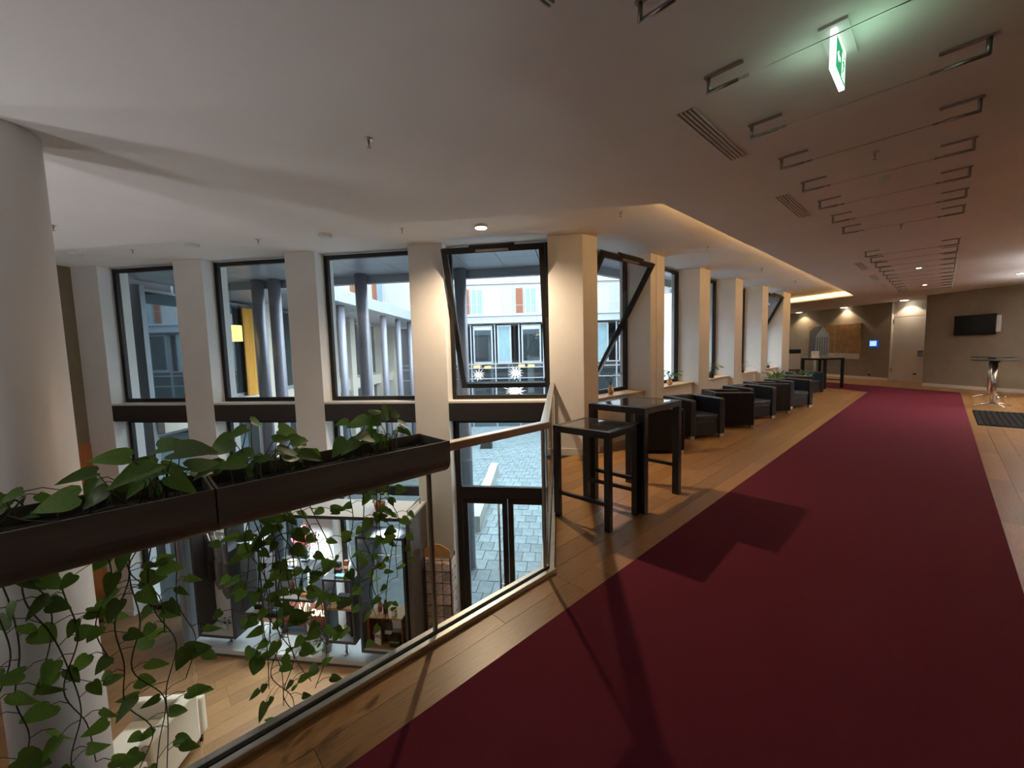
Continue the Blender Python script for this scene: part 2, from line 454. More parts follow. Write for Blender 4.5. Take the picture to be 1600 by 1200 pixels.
def window(name, T, a, b, q, z0, z1, tilt=None, fw=0.065, pz=2.08, bars=(), glassm=G_WIN):
    c = T @ Vector(((a + b) / 2, q, z0))
    w = struct(empty(name, c))
    L = Matrix.Translation(-c) @ T
    f = MB(L)
    d = 0.035
    f.box(a, q - d, z0, a + fw, q + d, z1); f.box(b - fw, q - d, z0, b, q + d, z1)
    f.box(a + fw, q - d, z0, b - fw, q + d, z0 + fw); f.box(a + fw, q - d, z1 - fw, b - fw, q + d, z1)
    for z in bars: f.box(a + fw, q - d, z - 0.08, b - fw, q + d, z + 0.08)
    f.build('frame', M_DARKM, w, bevel=0.004)
    if tilt is None:
        zz = [z0 + fw] + [v for z in bars for v in (z - 0.08, z + 0.08)] + [z1 - fw]
        for i in range(0, len(zz), 2):
            MB(L).box(a + fw, q - 0.006, zz[i], b - fw, q + 0.006, zz[i + 1]).build('pane', glassm, w)
    else:
        # pivot-hung sash: top leans into the room
        S = L @ Matrix.Translation(Vector((0, q, pz))) @ Matrix.Rotation(R(tilt), 4, 'X')
        h0, h1 = z0 + 0.05 - pz, z1 - 0.02 - pz
        sa, sb = a + 0.03, b - 0.03
        g = MB(S); t = 0.085
        g.box(sa, -0.035, h0, sa + t, 0.035, h1); g.box(sb - t, -0.035, h0, sb, 0.035, h1)
        g.box(sa + t, -0.035, h0, sb - t, 0.035, h0 + t); g.box(sa + t, -0.035, h1 - t, sb - t, 0.035, h1)
        sash = g.build('sash', M_DARKM, w, bevel=0.004)
        MB(S).box(sa + t, -0.006, h0 + t, sb - t, 0.006, h1 - t).build('pane', glassm, sash)
        m = (sa + sb) / 2
        MB(S).box(m - 0.33, -0.05, h1 - 0.015, m + 0.33, 0.03, h1 + 0.03).build('closer_rail', M_DARKM, sash)
        MB(S).box(m - 0.24, -0.055, h1 - 0.07, m + 0.24, -0.034, h1 - 0.035).build('actuator', M_STEELD, sash)
    return w
for i, (a, b) in enumerate(BAYS):
    window('window_%d' % (i + 1), LW, a, b, 0.27, 0.83, 3.2, tilt=23 if i == 3 else None)
for i, (a, b) in enumerate(BAYS[:3]):
    window('window_%d' % (i + 5), LW, a, b, 0.27, ZL, 0.52, bars=(-0.70,), glassm=G_DOOR)
# glazed double door below the fourth bay
a, b, q = -2.07, -0.5, 0.27
c = lw(-1.28, 0.27, ZL)
door = struct(empty('door_1', c))
L = Matrix.Translation(-c) @ LW
f = MB(L)
f.box(a, q - 0.04, ZL, a + 0.09, q + 0.04, 0.52); f.box(b - 0.09, q - 0.04, ZL, b, q + 0.04, 0.52)
f.box(a + 0.09, q - 0.04, -0.79, b - 0.09, q + 0.04, -0.60); f.box(a + 0.09, q - 0.04, 0.45, b - 0.09, q + 0.04, 0.52)
f.build('frame', M_DARKM, door, bevel=0.004)
MB(L).box(a + 0.09, q - 0.006, -0.60, b - 0.09, q + 0.006, 0.45).build('pane', G_DOOR, door)
for (x0, x1) in ((a + 0.095, -1.235), (-1.225, b - 0.095)):
    g = MB(L); t = 0.085
    g.box(x0, q - 0.03, ZL + 0.01, x0 + t, q + 0.03, -0.795); g.box(x1 - t, q - 0.03, ZL + 0.01, x1, q + 0.03, -0.795)
    g.box(x0 + t, q - 0.03, ZL + 0.01, x1 - t, q + 0.03, ZL + 0.13); g.box(x0 + t, q - 0.03, -0.88, x1 - t, q + 0.03, -0.795)
    leafd = g.build('door_leaf', M_DARKM, door, bevel=0.003)
    MB(L).box(x0 + t, q - 0.006, ZL + 0.13, x1 - t, q + 0.006, -0.88).build('pane', G_DOOR, leafd)
    if x0 < -1.5:
        hb = MB(L); hb.tube([(x1 - 0.13, q - 0.09, -2.32), (x1 - 0.13, q - 0.09, -0.86)], 0.016, 10)
        hb.tube([(x1 - 0.13, q - 0.09, -2.22), (x1 - 0.04, q - 0.03, -2.22)], 0.013, 8)
        hb.build('pull_handle', M_STEEL, leafd, smooth=True)

# --- corridor window wall
XF, XW = -3.58, -4.07
CPIL = [(6.79, 7.31), (8.90, 9.45), (11.05, 11.59), (13.24, 13.80), (15.42, 16.33)]
CW = Matrix(((0, -1, 0, 0), (1, 0, 0, 0), (0, 0, 1, 0), (0, 0, 0, 1)))     # local x along +Y, local y along -X
wc = struct(empty('wall_corridor', (-3.85, 10, 0)))
WCI = Matrix.Translation(-Vector((-3.85, 10, 0)))
for i, (a, b) in enumerate(CPIL):
    if i == 0:
        MB(WCI).box(-4.2, a, 0, XF, a + 0.20, ZR).build('pillar', M_WALL, wc, bevel=0.005)
        MB(WCI).box(-4.2, a + 0.205, 0, XF - 0.03, a + 0.215, ZR).build('joint', M_GAP, wc)
        MB(WCI).box(-4.2, a + 0.216, 0, XF, b, ZR).build('pillar', M_WALL, wc, bevel=0.005)
    else:
        MB(WCI).box(-4.2, a, 0, XF, b, ZR).build('pillar', M_WALL, wc, bevel=0.006)
    MB(WCI).box(XF, a, 0, XF + 0.014, b, 0.1).build('baseboard', M_BASEB, wc)
CB = [(5.17, 6.79), (7.31, 8.90), (9.45, 11.05), (11.59, 13.24), (13.80, 15.42)]
for i, (a, b) in enumerate(CB):
    MB(WCI).box(-4.2, a, -0.3, -3.72, b, 0.765).build('parapet', M_WALL, wc)
    MB(WCI).box(XW - 0.05, a + 0.002, 0.765, -3.68, b - 0.002, 0.80).build('sill', M_SILL, wc, bevel=0.004)
    window('window_%d' % (i + 8), CW, a, b, 4.07, 0.80, 3.2, tilt={0: 31, 4: 27}.get(i))

# --- carpets
carp = [(-1.51, -2.2), (0.415, -2.2), (0.40, 17.55), (-3.1, 19.75), (-4.6, 20.6), (-4.6, 18.6), (-2.75, 17.6), (-1.53, 16.62)]
carpet = MB().prism(carp, 0.0, 0.014).build('carpet_runner', M_CARPET, bevel=0.004)
tag(carpet, 'long deep red carpet runner laid along the gallery floor', 'carpet')
fm = thing('floor_mat', 'black ribbed entrance mat beside the red carpet', 'mat', (1.3, 12.3, 0))
MB().box(-0.8, -1.1, 0, 0.8, 1.1, 0.008).build('backing', M_MAT, fm)
for k in range(20):
    MB().box(-0.79 + k * 0.0795, -1.09, 0.008, -0.79 + k * 0.0795 + 0.05, 1.09, 0.018).build('rib', M_MAT, fm)

# --- round concrete column through the void
colm = struct(MB().lathe([(0.235, ZL), (0.235, ZR)], (-4.13, -0.53, 0), 64).build('column', M_COLUMN, smooth=True))

# ================================================================== BALUSTRADE
bal = thing('glass_balustrade', 'glass balustrade with steel handrail around the open stairwell void', 'balustrade', (BX, BY, 0))
BI = Matrix.Translation(-Vector((BX, BY, 0)))
y0 = -3.2
for k, (yy0, yy1) in enumerate(((1.155, BY - 0.01), (0.10, 1.145), (-0.95, 0.09), (-2.0, -0.96), (-3.2, -2.01))):
    MB(BI).box(BX - 0.008, yy0, 0.03, BX + 0.008, yy1, 1.04).build('glass_panel', G_BAL, bal)
RTl = (Vector(RET) - Vector((BX, BY))).length
RT = BI @ frame_T((BX, BY), (rd.x, rd.y), (-rd.y, rd.x))
MB(RT).box(0.012, -0.008, 0.03, RTl - 0.05, 0.008, 1.04).build('glass_panel', G_BAL, bal)
rail = MB(BI).box(BX - 0.03, y0, 1.045, BX + 0.03, BY + 0.035, 1.095).build('handrail', M_STEEL, bal, bevel=0.005)
MB(RT).box(0.0, -0.03, 1.0452, RTl, 0.03, 1.0952).build('handrail', M_STEEL, bal, bevel=0.005)
for dx0, dx1, m in ((-0.05, -0.015, M_STEEL), (0.015, 0.05, M_STEEL)):
    MB(BI).box(BX + dx0, y0, -0.02, BX + dx1, BY + 0.04, 0.032).build('base_channel', m, bal, bevel=0.003)
    MB(RT).box(0.0, dx0, -0.02, RTl, dx1, 0.0322).build('base_channel', m, bal, bevel=0.003)
MB(BI).box(BX - 0.015, y0, -0.02, BX + 0.015, BY + 0.02, 0.012).build('gasket', M_BLACKR, bal)
MB(RT).box(0.0, -0.015, -0.02, RTl, 0.015, 0.0122).build('gasket', M_BLACKR, bal)
for yy in (1.15,):
    MB(BI).box(BX - 0.03, yy - 0.009, -0.1, BX - 0.0085, yy + 0.009, 1.045).build('post', M_STEELD, bal)
MB(BI).box(BX - 0.028, BY - 0.012, 0.0, BX - 0.009, BY + 0.006, 1.045).build('post', M_STEELD, bal)
MB(RT).box(RTl - 0.05, -0.012, 0.0, RTl - 0.03, 0.012, 1.045).build('post', M_STEELD, bal)

# ================================================================== PLANTERS AND POTHOS
PX0, PX1 = -2.12, -1.815
def planter(ya, yb, label):
    t = thing('planter_box', label, 'planter', ((PX0 + PX1) / 2, (ya + yb) / 2, 0.94), group='trough planters on the handrail')
    hl = (yb - ya) / 2 - 0.003; hw = (PX1 - PX0) / 2
    # profile: upright front, rounded under edge, straight back
    prof = [(hw, 0.178), (hw, 0.075)] + [(hw - 0.075 + 0.075 * math.cos(a), 0.075 - 0.075 * math.sin(a)) for a in [R(15 * k) for k in range(1, 7)]] + \
           [(-hw + 0.03, 0.0), (-hw, 0.03), (-hw, 0.178), (-hw + 0.006, 0.178), (-hw + 0.006, 0.036), (-hw + 0.033, 0.006), (hw - 0.075, 0.006)] + \
           [(hw - 0.075 + 0.069 * math.cos(a), 0.075 - 0.069 * math.sin(a)) for a in [R(15 * k) for k in range(5, -1, -1)]] + [(hw - 0.006, 0.178)]
    n = len(prof)
    mb = MB()
    mb.add([(p[0], -hl, p[1]) for p in prof] + [(p[0], hl, p[1]) for p in prof], [(i, n + i, n + (i + 1) % n, (i + 1) % n) for i in range(n)])
    tr = mb.build('trough', M_PLANT, t)
    inner = [(hw - 0.001, 0.176), (hw - 0.001, 0.07), (hw - 0.05, 0.004), (-hw + 0.03, 0.002), (-hw + 0.002, 0.03), (-hw + 0.002, 0.176)]
    for e in (-1, 1):
        m = len(inner); eb = MB()
        ya_, yb_ = (e * hl, e * (hl - 0.008)) if e > 0 else (e * (hl - 0.008), e * hl)
        eb.add([(p[0], min(ya_, yb_), p[1]) for p in inner] + [(p[0], max(ya_, yb_), p[1]) for p in inner],
               [tuple(range(m)), tuple(range(2 * m - 1, m - 1, -1))] + [(i, m + i, m + (i + 1) % m, (i + 1) % m) for i in range(m)])
        eb.build('end_plate', M_PLANT, t)
    sb = MB(); nx, ny = 6, 30
    for j in range(ny + 1):
        for i in range(nx + 1):
            sb.v.append(Vector((-hw + 0.008 + (2 * hw - 0.016) * i / nx, -hl + 0.01 + (2 * hl - 0.02) * j / ny, 0.128 + random.uniform(-0.008, 0.008))))
    for j in range(ny):
        for i in range(nx):
            k = j * (nx + 1) + i; sb.f.append([k, k + 1, k + nx + 2, k + nx + 1])
    sb.build('soil', M_SOIL, t, smooth=True)
    return t
planter(0.20, 1.24, 'dark bronze trough planter on the handrail, ending before the balustrade corner')
planter(-0.84, 0.20, 'dark bronze trough planter cut by the picture edge, beside the round column')

def leaf_mesh(w, l, fold, droop, name):
    """heart-shaped leaf: base at origin, tip along +y, face up"""
    half = [(0.0, 0.0), (0.20, -0.10), (0.40, -0.06), (0.50, 0.12), (0.47, 0.32), (0.36, 0.54), (0.20, 0.78), (0.0, 1.0)]
    mid = [0.0, 0.0, 0.06, 0.18, 0.34, 0.54, 0.78, 1.0]
    vs_, fs = [], []
    def z(x, y): return abs(x) * fold - droop * max(y, 0) ** 2
    for (hx, hy), m in zip(half, mid):
        vs_.append((0, m * l, z(0, m) * l))
    n = len(half)
    for sgn in (1, -1):
        st = len(vs_)
        for hx, hy in half[1:-1]:
            vs_.append((sgn * hx * w, hy * l, z(hx * w / l, hy) * l))
        idx = list(range(st, st + n - 2))
        for i in range(n - 3):
            q = (i + 1, i + 2, idx[i + 1], idx[i])
            fs.append(q[::-1] if sgn > 0 else q)
        fs.append((0, 1, idx[0]) if sgn < 0 else (0, idx[0], 1))
        fs.append((n - 2, n - 1, idx[-1]) if sgn < 0 else (n - 2, idx[-1], n - 1))
    me = bpy.data.meshes.new(name); me.from_pydata(vs_, [], fs); me.materials.append(M_LEAF); me.update()
    me.polygons.foreach_set('use_smooth', [True] * len(me.polygons))
    return me
LEAVES = [leaf_mesh(0.80, 1.0, 0.22, 0.18, 'leaf'), leaf_mesh(0.66, 1.0, 0.35, 0.30, 'leaf'), leaf_mesh(0.90, 1.0, 0.12, 0.25, 'leaf'), leaf_mesh(0.55, 1.0, 0.45, 0.10, 'leaf')]
def put_leaf(plant, base, direction, normal, size, M0=None):
    d = direction.normalized(); nrm = (normal - d * normal.dot(d)).normalized(); xax = d.cross(nrm)
    M = Matrix(((xax.x, d.x, nrm.x, base.x), (xax.y, d.y, nrm.y, base.y), (xax.z, d.z, nrm.z, base.z), (0, 0, 0, 1))) @ Matrix.Scale(size, 4)
    M = Matrix.Translation(-plant.location) @ M
    mesh_obj('leaf', random.choice(LEAVES), plant, M)
def rnd(a): return random.uniform(-a, a)
def vine(plant, pts, r=0.0032, step=0.055, size=(0.06, 0.11), start=0.0, face=(1, -0.35, 0.35)):
    step *= 1.45
    P = [Vector(p) for p in pts]
    # smooth by Catmull-Rom
    Q = []
    for i in range(len(P) - 1):
        p0, p1, p2, p3 = P[max(i - 1, 0)], P[i], P[i + 1], P[min(i + 2, len(P) - 1)]
        for k in range(6):
            t = k / 6
            Q.append(0.5 * ((2 * p1) + (p2 - p0) * t + (2 * p0 - 5 * p1 + 4 * p2 - p3) * t * t + (3 * p1 - p0 - 3 * p2 + p3) * t ** 3))
    Q.append(P[-1])
    MB(Matrix.Translation(-plant.location)).tube(Q, r, 5, r * 0.6).build('stem', M_STEM, plant, smooth=True)
    acc = 0; side = random.choice((-1, 1)); trav = 0
    pet = MB(Matrix.Translation(-plant.location)); npet = 0
    for i in range(1, len(Q)):
        dl = (Q[i] - Q[i - 1]).length
        acc += dl; trav += dl
        if acc > step and trav > start:
            acc = random.uniform(-0.02, 0.015); side = -side
            base = Q[i]
            out = Vector((rnd(0.5) + 0.2, side * random.uniform(0.5, 1.0), random.uniform(-0.25, 0.45))).normalized()
            plen = random.uniform(0.035, 0.10)
            tip = base + out * plen
            midp = base + out * plen * 0.5 + Vector((0, 0, 0.012))
            pet.tube([base, midp, tip], 0.0016, 4); npet += 1
            ddir = Vector((out.x * 0.5 + rnd(0.3), out.y * 0.7 + rnd(0.3), random.uniform(-1.0, 0.05)))
            nr = Vector((face[0] + rnd(0.55), face[1] + rnd(0.6), face[2] + rnd(0.5)))
            put_leaf(plant, tip, ddir, nr, random.uniform(*size))
    if npet: 
        o = pet.build('leaf_stalks', M_STEM, plant); o['kind'] = 'stuff'
def hang(plant, y, zend, x=-2.15, sway=0.05, yend=None, step=0.05, size=(0.06, 0.11), z0=1.12):
    n = max(4, int((z0 - zend) / 0.16)); pts = [(-2.02 + rnd(0.03), y + rnd(0.04), 1.08), (-2.09, y + rnd(0.03), z0 + 0.03)]
    yend = y if yend is None else yend
    for k in range(n + 1):
        t = k / n
        pts.append((x + rnd(0.02) - 0.01, y + (yend - y) * t + rnd(sway) * min(1, t * 3 + 0.2), z0 - 0.02 - (z0 - zend) * t))
    vine(plant, pts, step=step, size=size, start=0.12)
def crown(plant, spots, size=(0.08, 0.14), face=(0.7, -0.3, 0.8)):
    I = Matrix.Translation(-plant.location)
    pet = MB(I)
    for (y, zt, lean) in spots:
        base = Vector((-1.98 + rnd(0.06), y - lean * 0.4 + rnd(0.03), 1.07))
        tip = Vector((-1.97 + rnd(0.10), y, zt))
        mid = (base + tip) / 2 + Vector((rnd(0.02), rnd(0.02), 0.03))
        pet.tube([base, mid, tip], 0.0026, 5, 0.0016)
        d = Vector((rnd(0.5), (1 if lean > 0 else -1) * random.uniform(0.5, 1.0), random.uniform(-0.55, 0.25)))
        put_leaf(plant, tip, d, Vector((face[0] + rnd(0.4), face[1] + rnd(0.4), face[2] + rnd(0.3))), random.uniform(*size))
    o = pet.build('leaf_stalks', M_STEM, plant); o['kind'] = 'stuff'
def pothos(y, label):
    return thing('pothos_plant', label, 'plant', (-1.97, y, 1.06), group='pothos trailing from the planters')
pA = pothos(-0.33, 'trailing pothos hanging in front of the round column')
for (y, ze, ye) in ((-0.36, -0.05, -0.37), (-0.30, 0.0, -0.26), (-0.22, 0.08, -0.24), (-0.42, 0.1, -0.40), (-0.31, 0.45, -0.33)): hang(pA, y, ze, yend=ye, step=0.06, size=(0.06, 0.105))
crown(pA, [(-0.32, 1.15, -0.05), (-0.36, 1.17, -0.05)])
pB = pothos(0.02, 'bushy pothos with vines reaching down beside the column')
for (y, ze, ye) in ((-0.08, -0.25, -0.07), (-0.03, -0.15, -0.03), (0.03, -0.1, 0.0), (0.05, 0.25, 0.10), (-0.12, 0.45, -0.13), (-0.02, 0.5, 0.0)): hang(pB, y, ze, yend=ye, step=0.055, size=(0.05, 0.095))
crown(pB, [(-0.15, 1.16, -0.1), (-0.11, 1.20, -0.1), (-0.02, 1.27, -0.12), (0.05, 1.22, -0.03), (0.10, 1.26, 0.05), (0.08, 1.18, 0.05), (0.14, 1.20, 0.08), (0.02, 1.16, -0.04), (-0.08, 1.17, -0.06), (0.12, 1.24, 0.06), (0.06, 1.27, 0.03), (0.0, 1.18, 0.02), (0.15, 1.15, 0.06), (0.03, 1.23, 0.0)], size=(0.09, 0.15))
pC = pothos(0.42, 'dense pothos with the broadest curtain of vines below the trough')
for (y, ze, ye) in ((0.33, 0.02, 0.37), (0.36, -0.1, 0.40), (0.40, -0.25, 0.43), (0.43, -0.2, 0.47), (0.46, -0.05, 0.55), (0.50, -0.1, 0.62), (0.54, 0.15, 0.66), (0.38, 0.3, 0.38), (0.44, 0.25, 0.42), (0.60, 0.1, 0.70), (0.47, 0.45, 0.50), (0.34, 0.45, 0.33)): hang(pC, y, ze, yend=ye, step=0.05, size=(0.04, 0.085))
crown(pC, [(0.25, 1.17, -0.1), (0.29, 1.26, -0.08), (0.33, 1.31, -0.05), (0.37, 1.32, 0.02), (0.43, 1.24, 0.03), (0.47, 1.27, 0.05), (0.50, 1.22, 0.05), (0.40, 1.17, -0.04), (0.45, 1.18, 0.05), (0.35, 1.2, -0.03), (0.31, 1.18, -0.04), (0.52, 1.17, 0.05)], size=(0.07, 0.12))
pD = pothos(0.95, 'pothos at the free end of the planter with narrow hanging vines')
for (y, ze, ye) in ((0.90, 0.1, 0.92), (0.95, -0.05, 0.95), (1.00, 0.05, 1.02), (0.86, 0.35, 0.84), (1.05, 0.30, 1.08), (0.97, 0.4, 0.99)): hang(pD, y, ze, yend=ye, step=0.042, size=(0.04, 0.075))
crown(pD, [(0.73, 1.19, -0.05), (0.78, 1.26, -0.05), (0.83, 1.27, -0.03), (0.90, 1.29, 0.02), (0.95, 1.30, 0.02), (1.0, 1.28, 0.05), (1.04, 1.22, 0.06), (0.92, 1.2, 0.0), (0.86, 1.18, -0.04), (0.97, 1.21, 0.04), (1.02, 1.17, 0.03), (0.80, 1.17, -0.03), (0.94, 1.25, 0.0)], size=(0.065, 0.11))
# a long runner from the left plant along the trough rim
vine(pB, [(-2.0, 0.0, 1.07), (-1.93, -0.08, 1.10), (-1.90, -0.16, 1.09), (-1.93, -0.26, 1.11), (-2.0, -0.33, 1.14)], step=9)

# ================================================================== TABLES
def bar_table(label, cx, cy, w, d, h, leg, rot, group='black frame bar tables', zs=0.28, top=True):
    t = thing('bar_table', label, 'table', (cx, cy, 0), rot, group)
    hw, hd = w / 2, d / 2
    for sx in (-1, 1):
        for sy in (-1, 1):
            x0 = sx * hw; y0_ = sy * hd
            MB().box(x0, y0_, 0, x0 - sx * leg, y0_ - sy * leg, h - 0.06).build('leg', M_BLACKW, t, bevel=0.003)
    for sy in (-1, 1):
        MB().box(-hw, sy * hd, h - 0.06, hw, sy * (hd - leg), h).build('top_rail', M_BLACKW, t, bevel=0.002)
        MB().box(-hw + leg, sy * (hd - leg * 0.75), zs, hw - leg, sy * (hd - leg * 0.25), zs + 0.035).build('stretcher', M_BLACKW, t, bevel=0.002)
    for sx in (-1, 1):
        MB().box(sx * hw, -hd + leg, h - 0.06, sx * (hw - leg), hd - leg, h).build('top_rail', M_BLACKW, t, bevel=0.002)
    g = MB().box(-hw + leg * 0.9, -hd + leg * 0.9, h - 0.012, hw - leg * 0.9, hd - leg * 0.9, h - 0.001).build('glass_top', G_TABLE, t)
    return t
bar_table('lower black bar table in front, with smoked glass top', -2.215, 3.16, 0.60, 0.55, 0.88, 0.055, R(3), zs=0.22)
bar_table('taller black bar table next to the first armchair', -2.20, 3.855, 0.635, 0.785, 1.02, 0.07, R(0), zs=0.30)
bar_table('distant black bar table near the painting wall', -2.85, 17.5, 0.85, 0.85, 1.03, 0.07, R(-28), zs=0.25)
bar_table('black bar table edge cut off by the photo border near the screen wall', 2.08, 16.9, 0.8, 0.8, 0.78, 0.06, R(-36), zs=0.25)

# ================================================================== ARMCHAIRS
def armchair_parts(t):
    W, D, H = 0.73, 0.72, 0.685
    hw, hd = W / 2, D / 2
    a = 0.12
    for sx, nm in ((-1, 'armrest'), (1, 'armrest')):
        mb = MB()
        x0, x1 = sorted((sx * hw, sx * (hw - a)))
        prof = [(-hd, 0.055), (hd, 0.055), (hd, H - 0.035), (hd - 0.03, H - 0.012), (-hd + 0.12, H), (-hd, H)]
        n = len(prof)
        mb.add([(x0, p[0], p[1]) for p in prof] + [(x1, p[0], p[1]) for p in prof],
               [tuple(range(n - 1, -1, -1)), tuple(range(n, 2 * n))] + [(i, (i + 1) % n, n + (i + 1) % n, n + i) for i in range(n)])
        arm = mb.build(nm, M_LEATHER, t, bevel=0.018, seg=3)
        MB().box(sx * hw, -hd + 0.02, 0.06, sx * (hw + 0.006), hd - 0.02, H - 0.03).build('side_panel', M_PANELB, arm)
    # backrest leaning slightly
    mb = MB()
    prof = [(-hd, 0.055), (-hd + 0.13, 0.055), (-hd + 0.13, 0.36), (-hd + 0.09, H + 0.002), (-hd, H + 0.004)]
    n = len(prof)
    xi = hw - a
    mb.add([(-xi, p[0], p[1]) for p in prof] + [(xi, p[0], p[1]) for p in prof],
           [tuple(range(n - 1, -1, -1)), tuple(range(n, 2 * n))] + [(i, (i + 1) % n, n + (i + 1) % n, n + i) for i in range(n)])
    mb.build('backrest', M_LEATHER, t, bevel=0.016, seg=3)
    mb = MB(); mb.box(-xi + 0.004, -hd + 0.13, 0.29, xi - 0.004, hd - 0.015, 0.405)
    mb.build('seat_cushion', M_LEATHER, t, bevel=0.028, seg=3)
    MB().box(-xi + 0.002, -hd + 0.131, 0.058, xi - 0.002, hd - 0.03, 0.288).build('front_panel', M_LEATHER, t, bevel=0.008)
    for sx in (-1, 1):
        for sy in (-1, 1):
            MB().box(sx * (hw - 0.01), sy * (hd - 0.01), 0, sx * (hw - 0.10), sy * (hd - 0.06), 0.055).build('foot', M_STEEL, t, bevel=0.002)
CH = [(-3.06, 5.90, 49, 'black leather armchair whose side shows behind the taller bar table'),
      (-3.02, 7.27, 116, 'black leather armchair with seat in view, closest to the bar tables'),
      (-2.90, 8.56, 48.6, 'black armchair turned away, second dark side panel along the window row'),
      (-2.86, 9.75, 116, 'black leather armchair with seat in view, second along the window row'),
      (-2.81, 10.83, 48.6, 'black armchair turned away, third dark side panel along the window row'),
      (-2.62, 11.95, 116, 'black leather armchair with seat in view, just before the floor plants'),
      (-2.90, 13.65, 50, 'black armchair turned away behind the floor plants'),
      (-2.92, 15.2, 112, 'last black leather armchair of the window row, by the distant bar table')]
for i, (cx, cy, h, lab) in enumerate(CH):
    if i == 0:
        proto = thing('armchair', lab, 'armchair', (cx, cy, 0), -R(h), 'leather armchairs along the windows')
        armchair_parts(proto)
    else:
        o = proto.copy(); COL.objects.link(o); o.location = (cx, cy, 0); o.rotation_euler = (0, 0, -R(h)); o['label'] = lab
        for ch in proto.children:
            c2 = ch.copy(); COL.objects.link(c2); c2.parent = o
            for g in ch.children:
                c3 = g.copy(); COL.objects.link(c3); c3.parent = c2

# ================================================================== POTTED PLANTS
def simple_leaf(name, m, w=0.35):
    vs_ = [(0, 0, 0), (w * 0.35, 0.25, 0.03), (w * 0.5, 0.5, 0.02), (w * 0.3, 0.8, -0.04), (0, 1, -0.12), (-w * 0.3, 0.8, -0.04), (-w * 0.5, 0.5, 0.02), (-w * 0.35, 0.25, 0.03), (0, 0.3, 0), (0, 0.6, -0.01)]
    fs = [(0, 1, 8), (1, 2, 9, 8), (2, 3, 9), (3, 4, 9), (0, 8, 7), (8, 9, 6, 7), (9, 5, 6), (9, 4, 5)]
    me = bpy.data.meshes.new(name); me.from_pydata(vs_, [], fs); me.materials.append(m); me.update()
    me.polygons.foreach_set('use_smooth', [True] * len(me.polygons))
    return me
SL = simple_leaf('leaf', M_LEAF2, 0.55)
SLN = simple_leaf('leaf', M_LEAF2, 0.22)
def pot_plant(label, loc, pot, pr, ph, nleaf, height, spread, leaf=(0.06, 0.1), narrow=False, shape='vase', grp='potted plants on the sills', up=(-0.6, 0.3)):
    t = thing('potted_plant', label, 'plant', loc, 0, grp)
    prof = {'vase': [(pr * 0.6, 0), (pr, ph * 0.3), (pr * 0.95, ph * 0.5), (pr * 0.5, ph * 0.85), (pr * 0.62, ph)],
            'pot': [(pr * 0.75, 0), (pr, ph), (pr * 0.9, ph), (pr * 0.85, ph - 0.01)]}[shape]
    MB().lathe(prof, seg=20).build('pot', pot, t, smooth=True)
    st = MB()
    for k in range(nleaf):
        an = k * 2.4 + rnd(0.3); f = math.sqrt((k + 0.5) / nleaf)
        tip = Vector((math.cos(an) * spread * f, math.sin(an) * spread * f, ph + height * random.uniform(0.35, 1.0) * (1.1 - 0.5 * f)))
        st.tube([(0, 0, ph - 0.02), (tip.x * 0.4, tip.y * 0.4, ph + (tip.z - ph) * 0.6), tip], 0.002, 4)
        d = Vector((math.cos(an), math.sin(an), random.uniform(*up))).normalized()
        nr = Vector((rnd(0.4), rnd(0.4), 1)); nr = (nr - d * nr.dot(d)).normalized(); xa = d.cross(nr)
        s = random.uniform(*leaf)
        M = Matrix(((xa.x, d.x, nr.x, tip.x), (xa.y, d.y, nr.y, tip.y), (xa.z, d.z, nr.z, tip.z), (0, 0, 0, 1))) @ Matrix.Scale(s, 4)
        mesh_obj('leaf', SLN if narrow else SL, t, M)
    o = st.build('stems', M_STEM, t); o['kind'] = 'stuff'
    return t
pot_plant('tall leggy plant in a gold vase on the first sill by the corner pillar', (-3.87, 5.96, 0.80), M_GOLD, 0.055, 0.15, 13, 0.36, 0.16, (0.06, 0.09))
pot_plant('bushy bright plant in a gold vase on the second sill', (-3.80, 8.0, 0.80), M_GOLD, 0.06, 0.14, 24, 0.20, 0.17, (0.08, 0.12))
pot_plant('spiky plant in a black pot on the third sill', (-3.77, 10.1, 0.80), M_BLACKW, 0.07, 0.16, 18, 0.22, 0.18, (0.14, 0.22), True, 'pot')
pot_plant('thin plant with an arching shoot on the fourth sill', (-3.76, 12.25, 0.80), M_BLACKW, 0.05, 0.08, 9, 0.32, 0.22, (0.08, 0.14), True, 'pot')
pot_plant('small dark plant on the fifth sill under the open pivot sash', (-3.81, 14.85, 0.80), M_BLACKW, 0.05, 0.08, 8, 0.22, 0.12, (0.08, 0.12), True, 'pot')
pot_plant('broad-leaved floor plant standing among the far armchairs', (-3.1, 12.85, 0), M_BLACKW, 0.15, 0.52, 26, 0.16, 0.12, (0.22, 0.36), True, 'pot', 'floor plants between the armchairs', (0.4, 1.6))
pot_plant('second lower floor plant behind the far armchairs', (-2.85, 14.45, 0), M_BLACKW, 0.15, 0.46, 22, 0.16, 0.12, (0.22, 0.34), True, 'pot', 'floor plants between the armchairs', (0.4, 1.6))

